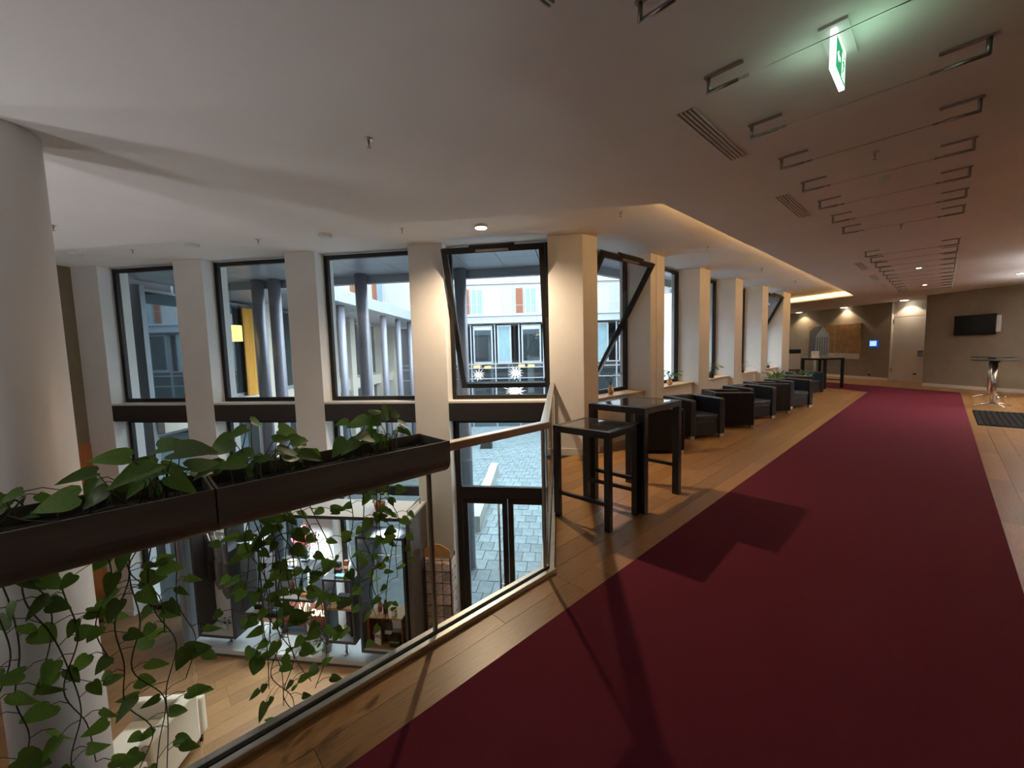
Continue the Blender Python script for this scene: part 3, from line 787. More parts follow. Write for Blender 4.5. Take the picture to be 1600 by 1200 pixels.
# ================================================================== CEILING FITTINGS
KC = 0.971
def cable_light(label, y, x0=-0.939, x1=0.091):
    t = thing('tension_wire_light', label, 'light', ((x0 + x1) / 2, y, ZC), group='tensioned wire lights across the ceiling')
    hx = (x1 - x0) / 2
    for s in (-1, 1):
        b = MB(); b.tube([(s * hx, 0, 0), (s * hx, 0, -0.09)], 0.011, 8); b.tube([(s * (hx + 0.006), 0, -0.085), (s * (hx - 0.15), 0, -0.085)], 0.010, 8)
        b.build('bracket', M_STEELD, t, smooth=True)
        MB().box(s * (hx + 0.02), -0.012, -0.010, s * (hx - 0.17), 0.012, 0).build('ceiling_plate', M_STEELD, t)
        k = MB(); k.tube([(s * (hx - 0.15), 0, -0.085), (s * (hx - 0.19), 0, -0.085)], 0.005, 6); k.tube([(s * (hx - 0.17), 0, -0.085), (s * (hx - 0.20), 0, -0.085)], 0.007, 6)
        k.build('turnbuckle', M_STEELD, t)
    MB().tube([(-hx + 0.19, 0, -0.085), (hx - 0.19, 0, -0.085)], 0.0028, 6).build('wire', M_STEEL, t)
    return t
for k in range(8):
    cable_light('%s steel tension wire light from the viewer, in the group holding the exit sign' % ords[k], 1.685 + 0.728 * k)
for k in range(11):
    cable_light('%s steel tension wire light of the far ceiling group' % ords[k], 8.957 + 0.728 * k)
def vent(label, y0_, y1_):
    t = thing('ceiling_vent', label, 'vent', (-1.167, (y0_ + y1_) / 2, ZC), group='slot vents in the ceiling')
    hl = (y1_ - y0_) / 2
    MB().box(-0.055, -hl, -0.002, 0.055, hl, 0).build('dark_slot', M_GREYP, t)
    for k in range(5):
        xx = -0.055 + k * 0.0255
        MB().box(xx, -hl, -0.010, xx + 0.008, hl, -0.002).build('slat', M_CEIL, t)
vent('slot air vent at the upper picture edge above the void', 0.43, 1.42)
vent('longest looking slot air vent beside the exit sign', 2.64, 3.6)
vent('slot air vent beside the cove corner', 4.84, 5.85)
for k, n_ in enumerate(('first', 'second', 'third')):
    vent('%s small slot vent of the far ceiling' % n_, 10.12 + 2.2 * k, 11.12 + 2.2 * k)
def sprinkler(label, x, y, z):
    t = thing('sprinkler_head', label, 'sprinkler', (x, y, z), group='ceiling sprinklers')
    MB().lathe([(0.030, 0), (0.028, -0.006), (0.012, -0.010)], seg=16).build('rosette', M_STEEL, t, smooth=True)
    b = MB(); b.lathe([(0.008, -0.008), (0.008, -0.035), (0.004, -0.04), (0.004, -0.055)], seg=10); b.build('nozzle', M_STEELD, t, smooth=True)
    MB().lathe([(0.014, -0.058), (0.014, -0.055)], seg=12).build('deflector', M_STEELD, t)
for lab, x, y in (('sprinkler head above the void planter', -2.74, 1.307), ('sprinkler head in front of the smoke detector', -0.427, 4.322), ('sprinkler head behind the last near wire light', -0.43, 7.228), ('sprinkler head beside the round column', -6.58, -0.459)):
    sprinkler(lab, x, y, ZC)
for lab, x, y in (('recess sprinkler over the first window', -8.295, 0.188), ('recess sprinkler over the second window', -6.612, 1.454), ('recess sprinkler over the third window', -4.943, 2.752), ('recess sprinkler beyond the corner pillar', -2.741, 4.462), ('recess sprinkler over the first armchairs', -2.754, 7.143), ('recess sprinkler over the middle armchairs', -2.78, 10.17), ('recess sprinkler over the last armchairs', -2.77, 13.07)):
    sprinkler(lab, x, y, ZR)
sd = thing('smoke_detector', 'white round smoke detector on the gallery ceiling', 'smoke detector', (-0.44, 5.08, ZC))
MB().lathe([(0.055, 0), (0.055, -0.012)], seg=28).build('base', M_WHITEP, sd, smooth=True)
MB().lathe([(0.048, -0.012), (0.05, -0.03), (0.036, -0.045), (0.03, -0.047)], seg=28).build('sensor_head', M_WHITEP, sd, smooth=True)
def downlight(label, x, y, z, r, lens, proud=0.03, power=0, col=(1, 0.66, 0.36), cone=150, grp=None, blend=0.25):
    t = thing('downlight', label, 'downlight', (x, y, z), group=grp)
    MB().lathe([(r, 0), (r, -proud), (r * 0.86, -proud)], seg=32).build('housing', M_WHITEP, t, smooth=False)
    MB().lathe([(r * 0.85, -proud - 0.003), (r * 0.85, -proud + 0.002)], seg=32).build('lens', lens, t)
    if power:
        l = bpy.data.lights.new('downlight_lamp', 'SPOT'); l.energy = power; l.color = col; l.spot_size = R(cone); l.spot_blend = blend; l.shadow_soft_size = 0.045
        lo = bpy.data.objects.new('lamp', l); COL.objects.link(lo); lo.parent = t; lo.location = (0, 0, -proud - 0.02)
    return t
GD = 'downlights along the window recess'
downlight('glowing warm downlight in front of the open sash by the corner pillar', -4.21, 3.49, ZR, 0.085, E_LAMP, 0.03, 190, (1, 0.75, 0.50), 156, GD, 0.75)
downlight('unlit white downlight disc over the third window', -5.807, 2.078, ZR, 0.085, M_WHITEP, 0.04, grp=GD)
downlight('unlit white downlight disc over the second window', -7.413, 0.802, ZR, 0.085, M_WHITEP, 0.04, grp=GD)
downlight('unlit white downlight disc over the first window by the column', -9.0, -0.44, ZR, 0.085, M_WHITEP, 0.04, grp=GD)
GF = 'lit downlights by the far wall'
downlight('lit downlight next to the last window pillar', -4.92, 24.1, ZC, 0.14, E_LAMPF, 0.02, 34, (1, 0.78, 0.55), 120, GF)
downlight('lit downlight over the painting', -3.02, 22.75, ZC, 0.14, E_LAMPF, 0.02, 34, (1, 0.78, 0.55), 120, GF)
downlight('lit downlight over the white door', -1.06, 21.1, ZC, 0.14, E_LAMPF, 0.02, 22, (1, 0.78, 0.55), 120, GF)
downlight('lit downlight above the tall round tables', 1.17, 15.06, ZC, 0.09, E_LAMPF, 0.02, 30, (1, 0.8, 0.6), 120, GF)
for lab, y in (('small lit spot midway in the far wire light group', 11.78), ('small lit spot at the end of the far wire light group', 15.6)):
    downlight(lab, -0.405, y, ZC, 0.045, E_LAMPF, 0.025, 12, (1, 0.8, 0.6), 120, 'small ceiling spots')
# cove lights along the raised recess edge
cv = MB(); cv.box(cov0[0] - 0.022, cov0[1] + 0.03, ZC + 0.06, cov0[0] - 0.012, cov1[1] - 0.05, ZC + 0.12)
tag(cv.build('cove_light', E_COVE), 'warm cove light strip along the long recess edge above the armchairs', 'cove light')
ed = Vector((cov2[0] - cov1[0], cov2[1] - cov1[1])).normalized()
CT = frame_T(cov1, (ed.x, ed.y), (-ed.y, ed.x))
cv = MB(CT).box(0.05, 0.004, ZC + 0.06, 5.6, 0.02, ZC + 0.155)
tag(cv.build('cove_light', E_COVE), 'glowing yellow cove strip at the far end of the recess', 'cove light')

# exit sign
ex = thing('exit_sign', 'lit green and white emergency exit sign hanging under the ceiling', 'exit sign', (-0.41, 2.61, ZC))
MB().box(-0.055, -0.15, -0.012, 0.055, 0.17, 0).build('mount_plate', M_WHITEP, ex)
MB().box(-0.012, -0.13, -0.188, 0.012, 0.13, -0.012).build('light_panel', E_EXITW, ex, bevel=0.003)
for s in (-1, 1):
    face = MB().box(s * 0.012, -0.115, -0.178, s * 0.0132, 0.115, -0.045).build('green_face', E_EXITG, ex)
    # running figure, arrow and doorway
    pic = MB()
    X0, X1 = sorted((s * 0.0132, s * 0.0140))
    def q(yz):
        yz = [(p[0], -0.112 + (p[1] + 0.15) * 0.66) for p in yz]
        n = len(yz)
        pic.add([(X0, p[0], p[1]) for p in yz] + [(X1, p[0], p[1]) for p in yz], [tuple(range(n - 1, -1, -1)), tuple(range(n, 2 * n))] + [(i, (i + 1) % n, n + (i + 1) % n, n + i) for i in range(n)])
    q([(0.02, -0.235), (0.10, -0.235), (0.10, -0.065), (0.02, -0.065)])
    q([(-0.10, -0.15), (-0.06, -0.11), (-0.06, -0.135), (-0.02, -0.135), (-0.02, -0.165), (-0.06, -0.165), (-0.06, -0.19)])
    pic.build('pictogram', E_EXITW, face)
    man = MB(); X0, X1 = sorted((s * 0.0140, s * 0.0146))
    pic = man
    q([(0.062 + 0.011 * math.cos(k * math.pi / 4), -0.088 + 0.011 * math.sin(k * math.pi / 4)) for k in range(8)])
    q([(0.05, -0.105), (0.074, -0.105), (0.066, -0.16), (0.048, -0.16)])
    q([(0.048, -0.155), (0.066, -0.155), (0.078, -0.19), (0.07, -0.225), (0.06, -0.222), (0.065, -0.19)])
    q([(0.048, -0.155), (0.06, -0.16), (0.045, -0.195), (0.026, -0.21), (0.024, -0.2), (0.038, -0.188)])
    q([(0.05, -0.108), (0.052, -0.122), (0.034, -0.14), (0.028, -0.133)])
    q([(0.072, -0.108), (0.092, -0.128), (0.086, -0.136), (0.068, -0.122)])
    man.build('running_figure', E_EXITG, face)
pl_ = bpy.data.lights.new('exit_glow', 'POINT'); pl_.energy = 0.4; pl_.color = (0.55, 1.0, 0.68); pl_.shadow_soft_size = 0.1
po = bpy.data.objects.new('lamp', pl_); COL.objects.link(po); po.parent = ex; po.location = (0.12, -0.02, -0.16)
pl2 = bpy.data.lights.new('exit_glow_rear', 'POINT'); pl2.energy = 0.22; pl2.color = (0.6, 1.0, 0.72); pl2.shadow_soft_size = 0.1
po = bpy.data.objects.new('lamp', pl2); COL.objects.link(po); po.parent = ex; po.location = (-0.12, 0.0, -0.16)

# warm wall lamps beyond the frame; unseen neutral ones added to brighten the ceiling
def sconce(label, x, y, rz, power, col):
    """upward-shining cup lamp on a wall; local -x points into the room"""
    t = thing('wall_sconce', label, 'wall lamp', (x, y, 1.95), rz, group='upward wall lamps')
    MB().box(-0.02, -0.05, -0.08, 0, 0.05, 0.08).build('back_plate', M_STEELD, t, bevel=0.004)
    b = MB(); b.lathe([(0.05, -0.10), (0.10, 0.10), (0.095, 0.10), (0.046, -0.095)], (-0.13, 0, 0), 24); b.build('shade', M_CREAM, t, smooth=True)
    l = bpy.data.lights.new('sconce_lamp', 'POINT'); l.energy = power; l.color = col; l.shadow_soft_size = 0.05
    lo = bpy.data.objects.new('lamp', l); COL.objects.link(lo); lo.parent = t; lo.location = (-0.13, 0, 0.02)
WARM, NEUT = (1, 0.60, 0.28), (0.97, 0.97, 1.0)
sconce('warm wall lamp beside the near carpet', 3.2, 6.0, 0, 100, WARM)
sconce('warm wall lamp further along the passage', 3.2, 9.5, 0, 130, (1, 0.78, 0.55))
sconce('added unseen wall lamp opposite the far armchairs', 3.2, 12.5, 0, 800, NEUT)  # added with the next one to brighten the far ceiling and walls
sconce('added unseen wall lamp near the screen wall', 3.2, 15.2, 0, 700, NEUT)
sconce('added unseen wall lamp at the side of the copier corner', -8.5, 20.5, math.pi, 400, NEUT)  # added pair that lifts the dim far corner
sconce('second added unseen wall lamp at the side of the copier corner', -8.5, 23.0, math.pi, 350, NEUT)
for k, x_ in enumerate((-9.5, -7.0, -4.5)):  # added row behind the camera, raises the ceiling brightness
    sconce('%s added unseen wall lamp on the rear wall' % ('first', 'second', 'third', 'fourth')[k], x_, -6.0, -math.pi / 2, 200, NEUT)
def added_uplight(label, x, y, power):  # added out of view to light the ceiling above the void
    t = thing('added_uplight', label, 'floor lamp', (x, y, ZL), group='added uplights for the upper ceiling')
    MB().lathe([(0.16, 0), (0.16, 0.02), (0.02, 0.03)], seg=28).build('base', M_STEELD, t, smooth=False)
    MB().lathe([(0.014, 0.03), (0.014, 1.75)], seg=12).build('pole', M_STEELD, t, smooth=True)
    MB().lathe([(0.03, 1.75), (0.17, 1.87), (0.165, 1.87), (0.028, 1.757)], seg=28).build('bowl', M_STEELD, t, smooth=True)
    l = bpy.data.lights.new('added_uplight_lamp', 'SPOT'); l.energy = power; l.color = (0.95, 0.97, 1.0); l.spot_size = R(130); l.spot_blend = 0.9; l.shadow_soft_size = 0.2
    lo = bpy.data.objects.new('lamp', l); COL.objects.link(lo); lo.parent = t; lo.location = (0, 0, 1.80); lo.rotation_euler = (math.pi, 0, 0)
added_uplight('added unseen uplight of the lower hall behind the round column', -6.4, -3.6, 85)
added_uplight('added unseen uplight of the lower hall further under the gallery', -2.7, -3.7, 120)
added_uplight('added unseen uplight in the middle of the lower hall', -4.4, -3.5, 130)

# ================================================================== FAR WALL THINGS
def fw(px, py): return FW.inverted() @ on_plane(px, py, FO, FNrm)
def tw(px, py): return TW.inverted() @ on_plane(px, py, TO, TNrm)
a_ = fw(1266, 508); b_ = fw(1346, 561)
PX0_, PZ1 = a_.x, 2.02
pz0, pz1 = fw(1345, 561).z, fw(1345, 505).z
pw = fw(1346, 530).x - a_.x
pt = thing('painting', 'wide brown painting of a grey house with columns on the taupe wall', 'painting', FW @ Vector((a_.x, -0.03, pz0)), math.atan2(FD.y, FD.x))
ph = pz1 - pz0
MB().box(0, -0.03, 0, pw, 0.03, ph).build('canvas', M_CANVAS, pt)
def flat(name, pts, m, k=1):
    n = len(pts); mb = MB()
    mb.add([(p[0] * pw, -0.03 - 0.001 * k, p[1] * ph) for p in pts] + [(p[0] * pw, -0.0302 - 0.001 * (k - 1), p[1] * ph) for p in pts], [tuple(range(n)), tuple(range(2 * n - 1, n - 1, -1))])
    return mb.build(name, m, pt)
flat('painted_ground', [(0.40, 0.0), (1.0, 0.0), (1.0, 0.15), (0.40, 0.17)], M_PWHITE)
flat('painted_house', [(0.0, 0.0), (0.16, 0.0), (0.16, 0.70), (0.30, 0.98), (0.14, 1.0), (0.02, 0.86)], M_PDARK)
flat('painted_gable', [(0.14, 0.0), (0.44, 0.0), (0.43, 0.72), (0.30, 0.98), (0.17, 0.72)], M_PGREY, 2)
for k in range(5):
    flat('painted_column_gap', [(0.185 + 0.05 * k, 0.14), (0.207 + 0.05 * k, 0.14), (0.207 + 0.05 * k, 0.66), (0.185 + 0.05 * k, 0.66)], M_PDARK, 3)
flat('painted_line', [(0.545, 0.15), (0.55, 0.15), (0.55, 0.9), (0.545, 0.9)], M_PWHITE, 2)
p = fw(1366, 537)
tb = thing('wall_tablet', 'small glowing blue wall tablet between painting and door', 'tablet', FW @ Vector((p.x, 0, p.z)), math.atan2(FD.y, FD.x))
MB().box(-0.19, -0.04, -0.15, 0.19, 0, 0.15).build('bezel', E_BLUE, tb, bevel=0.02)
MB().box(-0.15, -0.043, -0.09, 0.13, -0.0405, 0.11).build('display', E_SCR, tb)
p = fw(1358.5, 583)
so = thing('wall_socket', 'dark floor-level wall socket left of the white door', 'socket', FW @ Vector((p.x, 0, p.z)), math.atan2(FD.y, FD.x))
MB().lathe([(0.06, 0), (0.06, 0.02), (0.045, 0.02)], seg=16).build('plate', M_GREYP, so).rotation_euler = (math.pi / 2, 0, 0)
MB().box(-0.035, -0.032, -0.10, 0.035, -0.004, 0.0).build('plug', M_BLACKR, so)
# white double door
dr = struct(empty('door_2', FW @ Vector((0.75, 0.12, 0)), math.atan2(FD.y, FD.x)))
zt = fw(1420, 494).z
MB().box(-0.72, -0.05, 0.0, 0.42, -0.002, zt - 0.02).build('door_leaf', M_DOOR, dr, bevel=0.004)
MB().box(0.435, -0.05, 0.0, 1.4, -0.002, zt - 0.02).build('door_leaf', M_DOOR, dr, bevel=0.004)
MB().box(-0.72, -0.05, zt, 1.4, -0.002, ZC - 0.01).build('overpanel', M_DOOR, dr, bevel=0.004)
MB().box(-0.75, -0.13, 0.0, -0.725, -0.0, ZC - 0.005).build('jamb', M_DOOR, dr)
for x0, x1 in ((0.20, 0.40), (0.46, 0.60)):
    pl = MB().box(x0, -0.058, 0.95, x1, -0.05, 1.17).build('lock_plate', M_STEELD, dr)
    MB().box(x0 + 0.03, -0.085, 1.03, x1 - 0.03, -0.058, 1.09).build('latch', M_GREYP, pl)
MB().lathe([(0.05, 0), (0.05, 0.05)], (0.15, -0.05, 0.28), 16).build('door_stop', M_BLACKR, dr)
for z in (0.32, 2.2):
    MB().tube([(-0.722, -0.06, z), (-0.722, -0.06, z + 0.18)], 0.025, 8).build('hinge', M_STEELD, dr)
for k in range(2):
    o = MB(); x0 = 0.28 + 0.16 * k
    o.box(x0, -0.056, zt + 0.22, x0 + 0.012, -0.05, zt + 0.42); o.box(x0 + 0.09, -0.056, zt + 0.22, x0 + 0.102, -0.05, zt + 0.42)
    o.box(x0 + 0.012, -0.056, zt + 0.408, x0 + 0.09, -0.05, zt + 0.42); o.box(x0 + 0.012, -0.056, zt + 0.22, x0 + 0.09, -0.05, zt + 0.232)
    o.build('sign_outline', M_STEELD, dr)
# wall screen
p0 = tw(1494, 524); p1 = tw(1561, 490)
tv = thing('wall_screen_display', 'black flat television on the taupe wall right of the door', 'television', TW @ Vector(((p0.x + p1.x) / 2, -0.02, (p0.z + p1.z) / 2)), math.atan2(TD.y, TD.x))
hw = (p1.x - p0.x) / 2; hh = (p1.z - p0.z) / 2 * 1.02
MB().box(-hw, -0.09, -hh, hw, -0.03, hh).build('screen', M_SCREEN, tv, bevel=0.006)
MB().box(-hw * 0.8, -0.03, -hh * 0.7, hw * 0.8, 0.02, hh * 0.7).build('wall_mount', M_GREYP, tv)
MB().box(hw + 0.01, -0.06, -hh * 0.75, hw + 0.07, 0.02, hh * 0.85).build('cable_cover', M_WHITEP, tv)
# tall round tables
def poseur(label, x, y, h=1.08, r=0.38):
    t = thing('poseur_table', label, 'table', (x, y, 0), 0.5, 'tall round standing tables')
    MB().lathe([(r, h - 0.018), (r + 0.004, h - 0.009), (r, h)], seg=48).build('table_top', M_BLACKW, t, smooth=False)
    MB().lathe([(0.048, 0.06), (0.048, h - 0.06)], seg=24).build('column', M_STEEL, t, smooth=True)
    MB().lathe([(0.075, h - 0.06), (0.075, h - 0.019)], seg=20).build('bracket', M_BLACKR, t)
    for k in range(4):
        a = k * math.pi / 2
        b = MB(); b.tube([(0.02 * math.cos(a), 0.02 * math.sin(a), 0.075), (0.18 * math.cos(a), 0.18 * math.sin(a), 0.06), (0.33 * math.cos(a), 0.33 * math.sin(a), 0.022)], 0.022, 10, 0.014)
        b.tube([(0.325 * math.cos(a), 0.325 * math.sin(a), 0.0), (0.325 * math.cos(a), 0.325 * math.sin(a), 0.03)], 0.022, 10)
        b.build('foot', M_CHROME, t, smooth=True)
poseur('nearer tall round standing table with chrome column by the black mat', 0.84, 14.45)
poseur('tall round standing table with chrome column just behind its twin', 0.90, 16.6)
poseur('tall round standing table behind the distant bar table', -3.62, 20.6)
# copier and paper stand
cpi = thing('copier', 'white office copier with black scanner lid beside the last pillar', 'copier', (-4.55, 20.55, 0), R(-50))
MB().box(-0.32, -0.33, 0.0, 0.32, 0.33, 0.45).build('paper_drawers', M_BLACKR, cpi, bevel=0.01)
MB().box(-0.32, -0.33, 0.452, 0.32, 0.33, 1.12).build('body', M_WHITEP, cpi, bevel=0.012)
MB().box(-0.34, -0.34, 1.125, 0.34, 0.34, 1.30).build('scanner_lid', M_BLACKR, cpi, bevel=0.02)
MB().box(0.12, -0.40, 1.16, 0.33, -0.342, 1.30).build('control_panel', E_BLUE, cpi, bevel=0.01)
MB().box(-0.28, -0.336, 0.75, 0.05, -0.331, 1.08).build('notice', M_PAPER, cpi)
sg = thing('card_sign', 'white printed card standing on the distant bar table', 'sign', (-3.05, 17.42, 1.03), R(60))
MB().box(-0.17, -0.04, 0, 0.17, 0.04, 0.012).build('foot', M_WHITEP, sg)
MB().box(-0.17, -0.004, 0.013, 0.17, 0.004, 0.24).build('card', M_PAPER, sg)
for k in range(3):
    MB().box(-0.12, -0.0055, 0.19 - 0.03 * k, 0.06 - 0.03 * k, -0.0042, 0.198 - 0.03 * k).build('print_line', M_GREYP, sg)

# ================================================================== LOWER LEVEL: SHOP DISPLAY
SO = lw(-4.4, -0.36, ZL)
shop = thing('shop_display', 'large grey and white shop display frame under the windows of the lower floor', 'display stand', SO)
SI = Matrix.Translation(-SO) @ LW
QF, QB = -0.70, -0.02
MB(SI).box(-6.38, QF - 0.02, ZL, -2.48, QB, ZL + 0.02).build('plinth', M_SHOPG, shop)
MB(SI).box(-6.37, QF, ZL + 0.02, -2.50, QB, ZL + 0.09).build('platform', M_SHOPW, shop, bevel=0.003)
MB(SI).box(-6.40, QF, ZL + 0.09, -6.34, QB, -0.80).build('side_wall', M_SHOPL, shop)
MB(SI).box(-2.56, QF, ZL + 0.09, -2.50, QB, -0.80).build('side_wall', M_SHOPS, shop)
MB(SI).box(-6.40, QF, -0.80, -2.50, QB, -0.765).build('top_board', M_SHOPW, shop)
MB(SI).box(-6.40, QF - 0.004, -0.81, -2.50, QF, -0.762).build('top_edge', M_SHOPG, shop)
hr = MB(SI); hr.tube([(-2.56, QF + 0.10, -0.765), (-2.56, QF + 0.10, -0.68), (-2.56, QB - 0.1, -0.68), (-2.56, QB - 0.1, -0.765)], 0.014, 8); hr.build('top_handle', M_STEEL, shop, smooth=True)
def shelf_box(label, s0, s1, z0, z1, q0=-0.70, q1=-0.36, th=0.035, back=None, led=True):
    c = lw((s0 + s1) / 2, (q0 + q1) / 2, z0)
    t = thing('display_box', label, 'display box', c, group='dark display boxes of the shop stand')
    I = Matrix.Translation(-c) @ LW
    MB(I).box(s0, q0, z0, s0 + th, q1, z1).build('side', M_SHOPG, t); MB(I).box(s1 - th, q0, z0, s1, q1, z1).build('side', M_SHOPG, t)
    MB(I).box(s0 + th, q0, z0, s1 - th, q1, z0 + th).build('base', M_SHOPG, t); MB(I).box(s0 + th, q0, z1 - th, s1 - th, q1, z1).build('top', M_SHOPG, t)
    MB(I).box(s0 + th, q0 + 0.012, z0 + th, s1 - th, q1, z0 + th + 0.004).build('liner', M_SHOPW, t)
    if back: MB(I).box(s0 + th, q1 - 0.012, z0 + th + 0.004, s1 - th, q1, z1 - th).build('back_panel', back, t)
    if led: MB(I).box(s0 + th + 0.02, q0 + 0.04, z1 - th - 0.012, s1 - th - 0.02, q0 + 0.055, z1 - th).build('led_strip', E_STRIP, t)
    return t
bx1 = shelf_box('tall dark display box with hanging shirts', -6.12, -5.46, -2.82, -0.98, back=M_SHOPW)
bx2 = shelf_box('small dark display box carrying candles and the flower vase', -4.70, -4.08, -2.13, -1.61, q1=-0.40)
bx3 = shelf_box('narrow dark display box behind the neon lettering', -3.92, -3.44, -2.75, -1.74, q1=-0.40)
bx4 = shelf_box('tall dark display box with wooden crate at the end of the stand', -3.35, -2.60, -2.86, -1.06, q1=-0.34)
bx5 = shelf_box('dark display box half hidden behind the vines', -5.30, -4.92, -2.40, -1.25, q1=-0.40)
for k, s_ in enumerate((-5.8, -4.9, -4.4, -3.6, -2.9)):
    t = thing('display_spot', '%s small spotlight under the top board of the shop stand' % ords[k], 'spotlight', lw(s_, QF + 0.10, -0.80), group='spotlights of the shop stand')
    MB().lathe([(0.03, 0), (0.03, -0.06), (0.026, -0.06)], seg=16).build('can', M_BLACKR, t, smooth=True)
    MB().lathe([(0.024, -0.062), (0.024, -0.0605)], seg=16).build('lens', E_STRIP, t)
    l = bpy.data.lights.new('display_lamp', 'SPOT'); l.energy = 60; l.color = (0.86, 0.95, 1.0); l.spot_size = R(120); l.spot_blend = 0.6; l.shadow_soft_size = 0.03
    lo = bpy.data.objects.new('lamp', l); COL.objects.link(lo); lo.parent = t; lo.location = (0, 0, -0.075)
# posts carrying the boxes
for lab, s, q, z1 in (('steel foot post under the shirt box', -5.70, -0.53, -2.82), ('steel foot post under the candle box', -4.30, -0.55, -2.13), ('steel foot post under the narrow box', -3.68, -0.55, -2.75), ('steel foot post under the hidden box', -5.1, -0.55, -2.40), ('steel foot post under the crate box', -2.95, -0.52, -2.86)):
    c = lw(s, q, ZL + 0.09); t = thing('foot_post', lab, 'post', c, group='steel posts under the display boxes')
    MB().lathe([(0.022, 0.012), (0.022, z1 - ZL - 0.09)], seg=14).build('tube', M_STEEL, t, smooth=True)
    MB().lathe([(0.06, 0), (0.06, 0.012)], seg=20).build('flange', M_STEEL, t)
# shirts
def shirt(label, s, z, m, length=0.62, w=0.50, q=-0.53):
    """a shirt hung edge-on in the box, shoulders along the box depth"""
    c = lw(s, q, z); t = thing('hanging_shirt', label, 'shirt', c, math.atan2(U[1], U[0]), 'shirts on hangers')
    # local x along s, y outward (depth); the shirt plane is turned a little so the front is seen
    ang = R(-35); ca, sa = math.cos(ang), math.sin(ang)
    def W(x, y, zz): return (x * ca - y * sa, x * sa + y * ca, zz)
    out = [(-0.07, 0.0), (-0.17, -0.05), (-0.30, -0.34), (-0.22, -0.37), (-0.17, -0.20), (-0.18, -length), (0.18, -length), (0.17, -0.20), (0.22, -0.37), (0.30, -0.34), (0.17, -0.05), (0.07, 0.0), (0.0, -0.04)]
    n = len(out); mb = MB()
    th = 0.035
    mb.add([W(p[0] * w / 0.5, -th, p[1]) for p in out] + [W(p[0] * w / 0.5, th, p[1]) for p in out],
           [tuple(range(n)), tuple(range(2 * n - 1, n - 1, -1))] + [(i, n + i, n + (i + 1) % n, (i + 1) % n) for i in range(n)])
    mb.build('garment', m, t, bevel=0.012)
    h = MB(); h.tube([W(-0.17, 0, -0.045), W(0, 0, 0.03), W(0.17, 0, -0.045)], 0.007, 6); h.tube([W(0, 0, 0.03), W(0, 0, 0.09), W(0.02, 0, 0.11), W(0.035, 0, 0.09)], 0.003, 6)
    h.build('hanger', M_WHITEP, t)
shirt('black shirt hanging deepest in the shirt box', -6.00, -1.24, M_CLOTHB, 0.72, 0.40, -0.50)
shirt('charcoal grey shirt hanging in the middle of the box', -5.84, -1.24, M_CLOTHG, 0.82, 0.44, -0.53)
shirt('grey shirt hanging foremost in the box', -5.68, -1.24, M_CLOTHG, 0.95, 0.42, -0.56)
rl = MB(LW).tube([(-6.08, -0.53, -1.13), (-5.50, -0.53, -1.13)], 0.008, 8)
o = rl.build('garment_rail', M_STEEL); tag(o, 'thin steel rail holding the shirt hangers', 'rail')
# pot plant and striped pot in shirt box
pot_plant('small green plant in a striped pot on the floor of the shirt box', lw(-5.78, -0.55, -2.782), M_CLOTHW, 0.05, 0.10, 10, 0.10, 0.07, (0.05, 0.07), False, 'pot', 'shop plants')
pot_plant('little dark plant standing on the platform by the narrow box', lw(-4.0, -0.55, ZL + 0.09), M_GREYP, 0.07, 0.12, 22, 0.26, 0.14, (0.07, 0.10), False, 'pot', 'shop plants')
pot_plant('plant in a terracotta pot on top of the stand', lw(-3.06, -0.45, -0.764), M_TERRA, 0.085, 0.13, 14, 0.16, 0.13, (0.08, 0.12), False, 'pot', 'shop plants')
# vase of dried flowers
vz = -1.61
vt = thing('flower_vase', 'glass vase with dried pink flowers on the candle box', 'vase', lw(-4.26, -0.55, vz))
MB().lathe([(0.045, 0), (0.04, 0.04), (0.045, 0.14), (0.07, 0.24), (0.066, 0.24), (0.04, 0.14)], seg=20).build('vase', G_VASE, vt, smooth=True)
st = MB(); fl = MB(); fw_ = MB()
for k in range(90):
    an = random.uniform(0, 6.283); el = random.uniform(0.05, 1.0)
    tip = Vector((math.cos(an) * 0.22 * el, math.sin(an) * 0.16 * el, 0.30 + random.uniform(0.05, 0.28) * (1.15 - 0.5 * el)))
    st.tube([(0, 0, 0.05), (tip.x * 0.3, tip.y * 0.3, 0.22), tip], 0.0016, 3)
    tgt = fw_ if k % 5 == 0 else fl
    for j in range(5):
        c = tip + Vector((rnd(0.03), rnd(0.03), rnd(0.04))); r_ = random.uniform(0.007, 0.014)
        tgt.add([c + Vector(v) * r_ for v in ((1, 0, 0), (-1, 0, 0), (0, 1, 0), (0, -1, 0), (0, 0, 1.6), (0, 0, -1.6))], [(0, 2, 4), (2, 1, 4), (1, 3, 4), (3, 0, 4), (2, 0, 5), (1, 2, 5), (3, 1, 5), (0, 3, 5)])
st.build('flower_stems', M_STEM, vt)['kind'] = 'stuff'
fl.build('pink_blossoms', M_PINK, vt)['kind'] = 'stuff'
fw_.build('pale_blossoms', M_CLOTHW, vt)['kind'] = 'stuff'
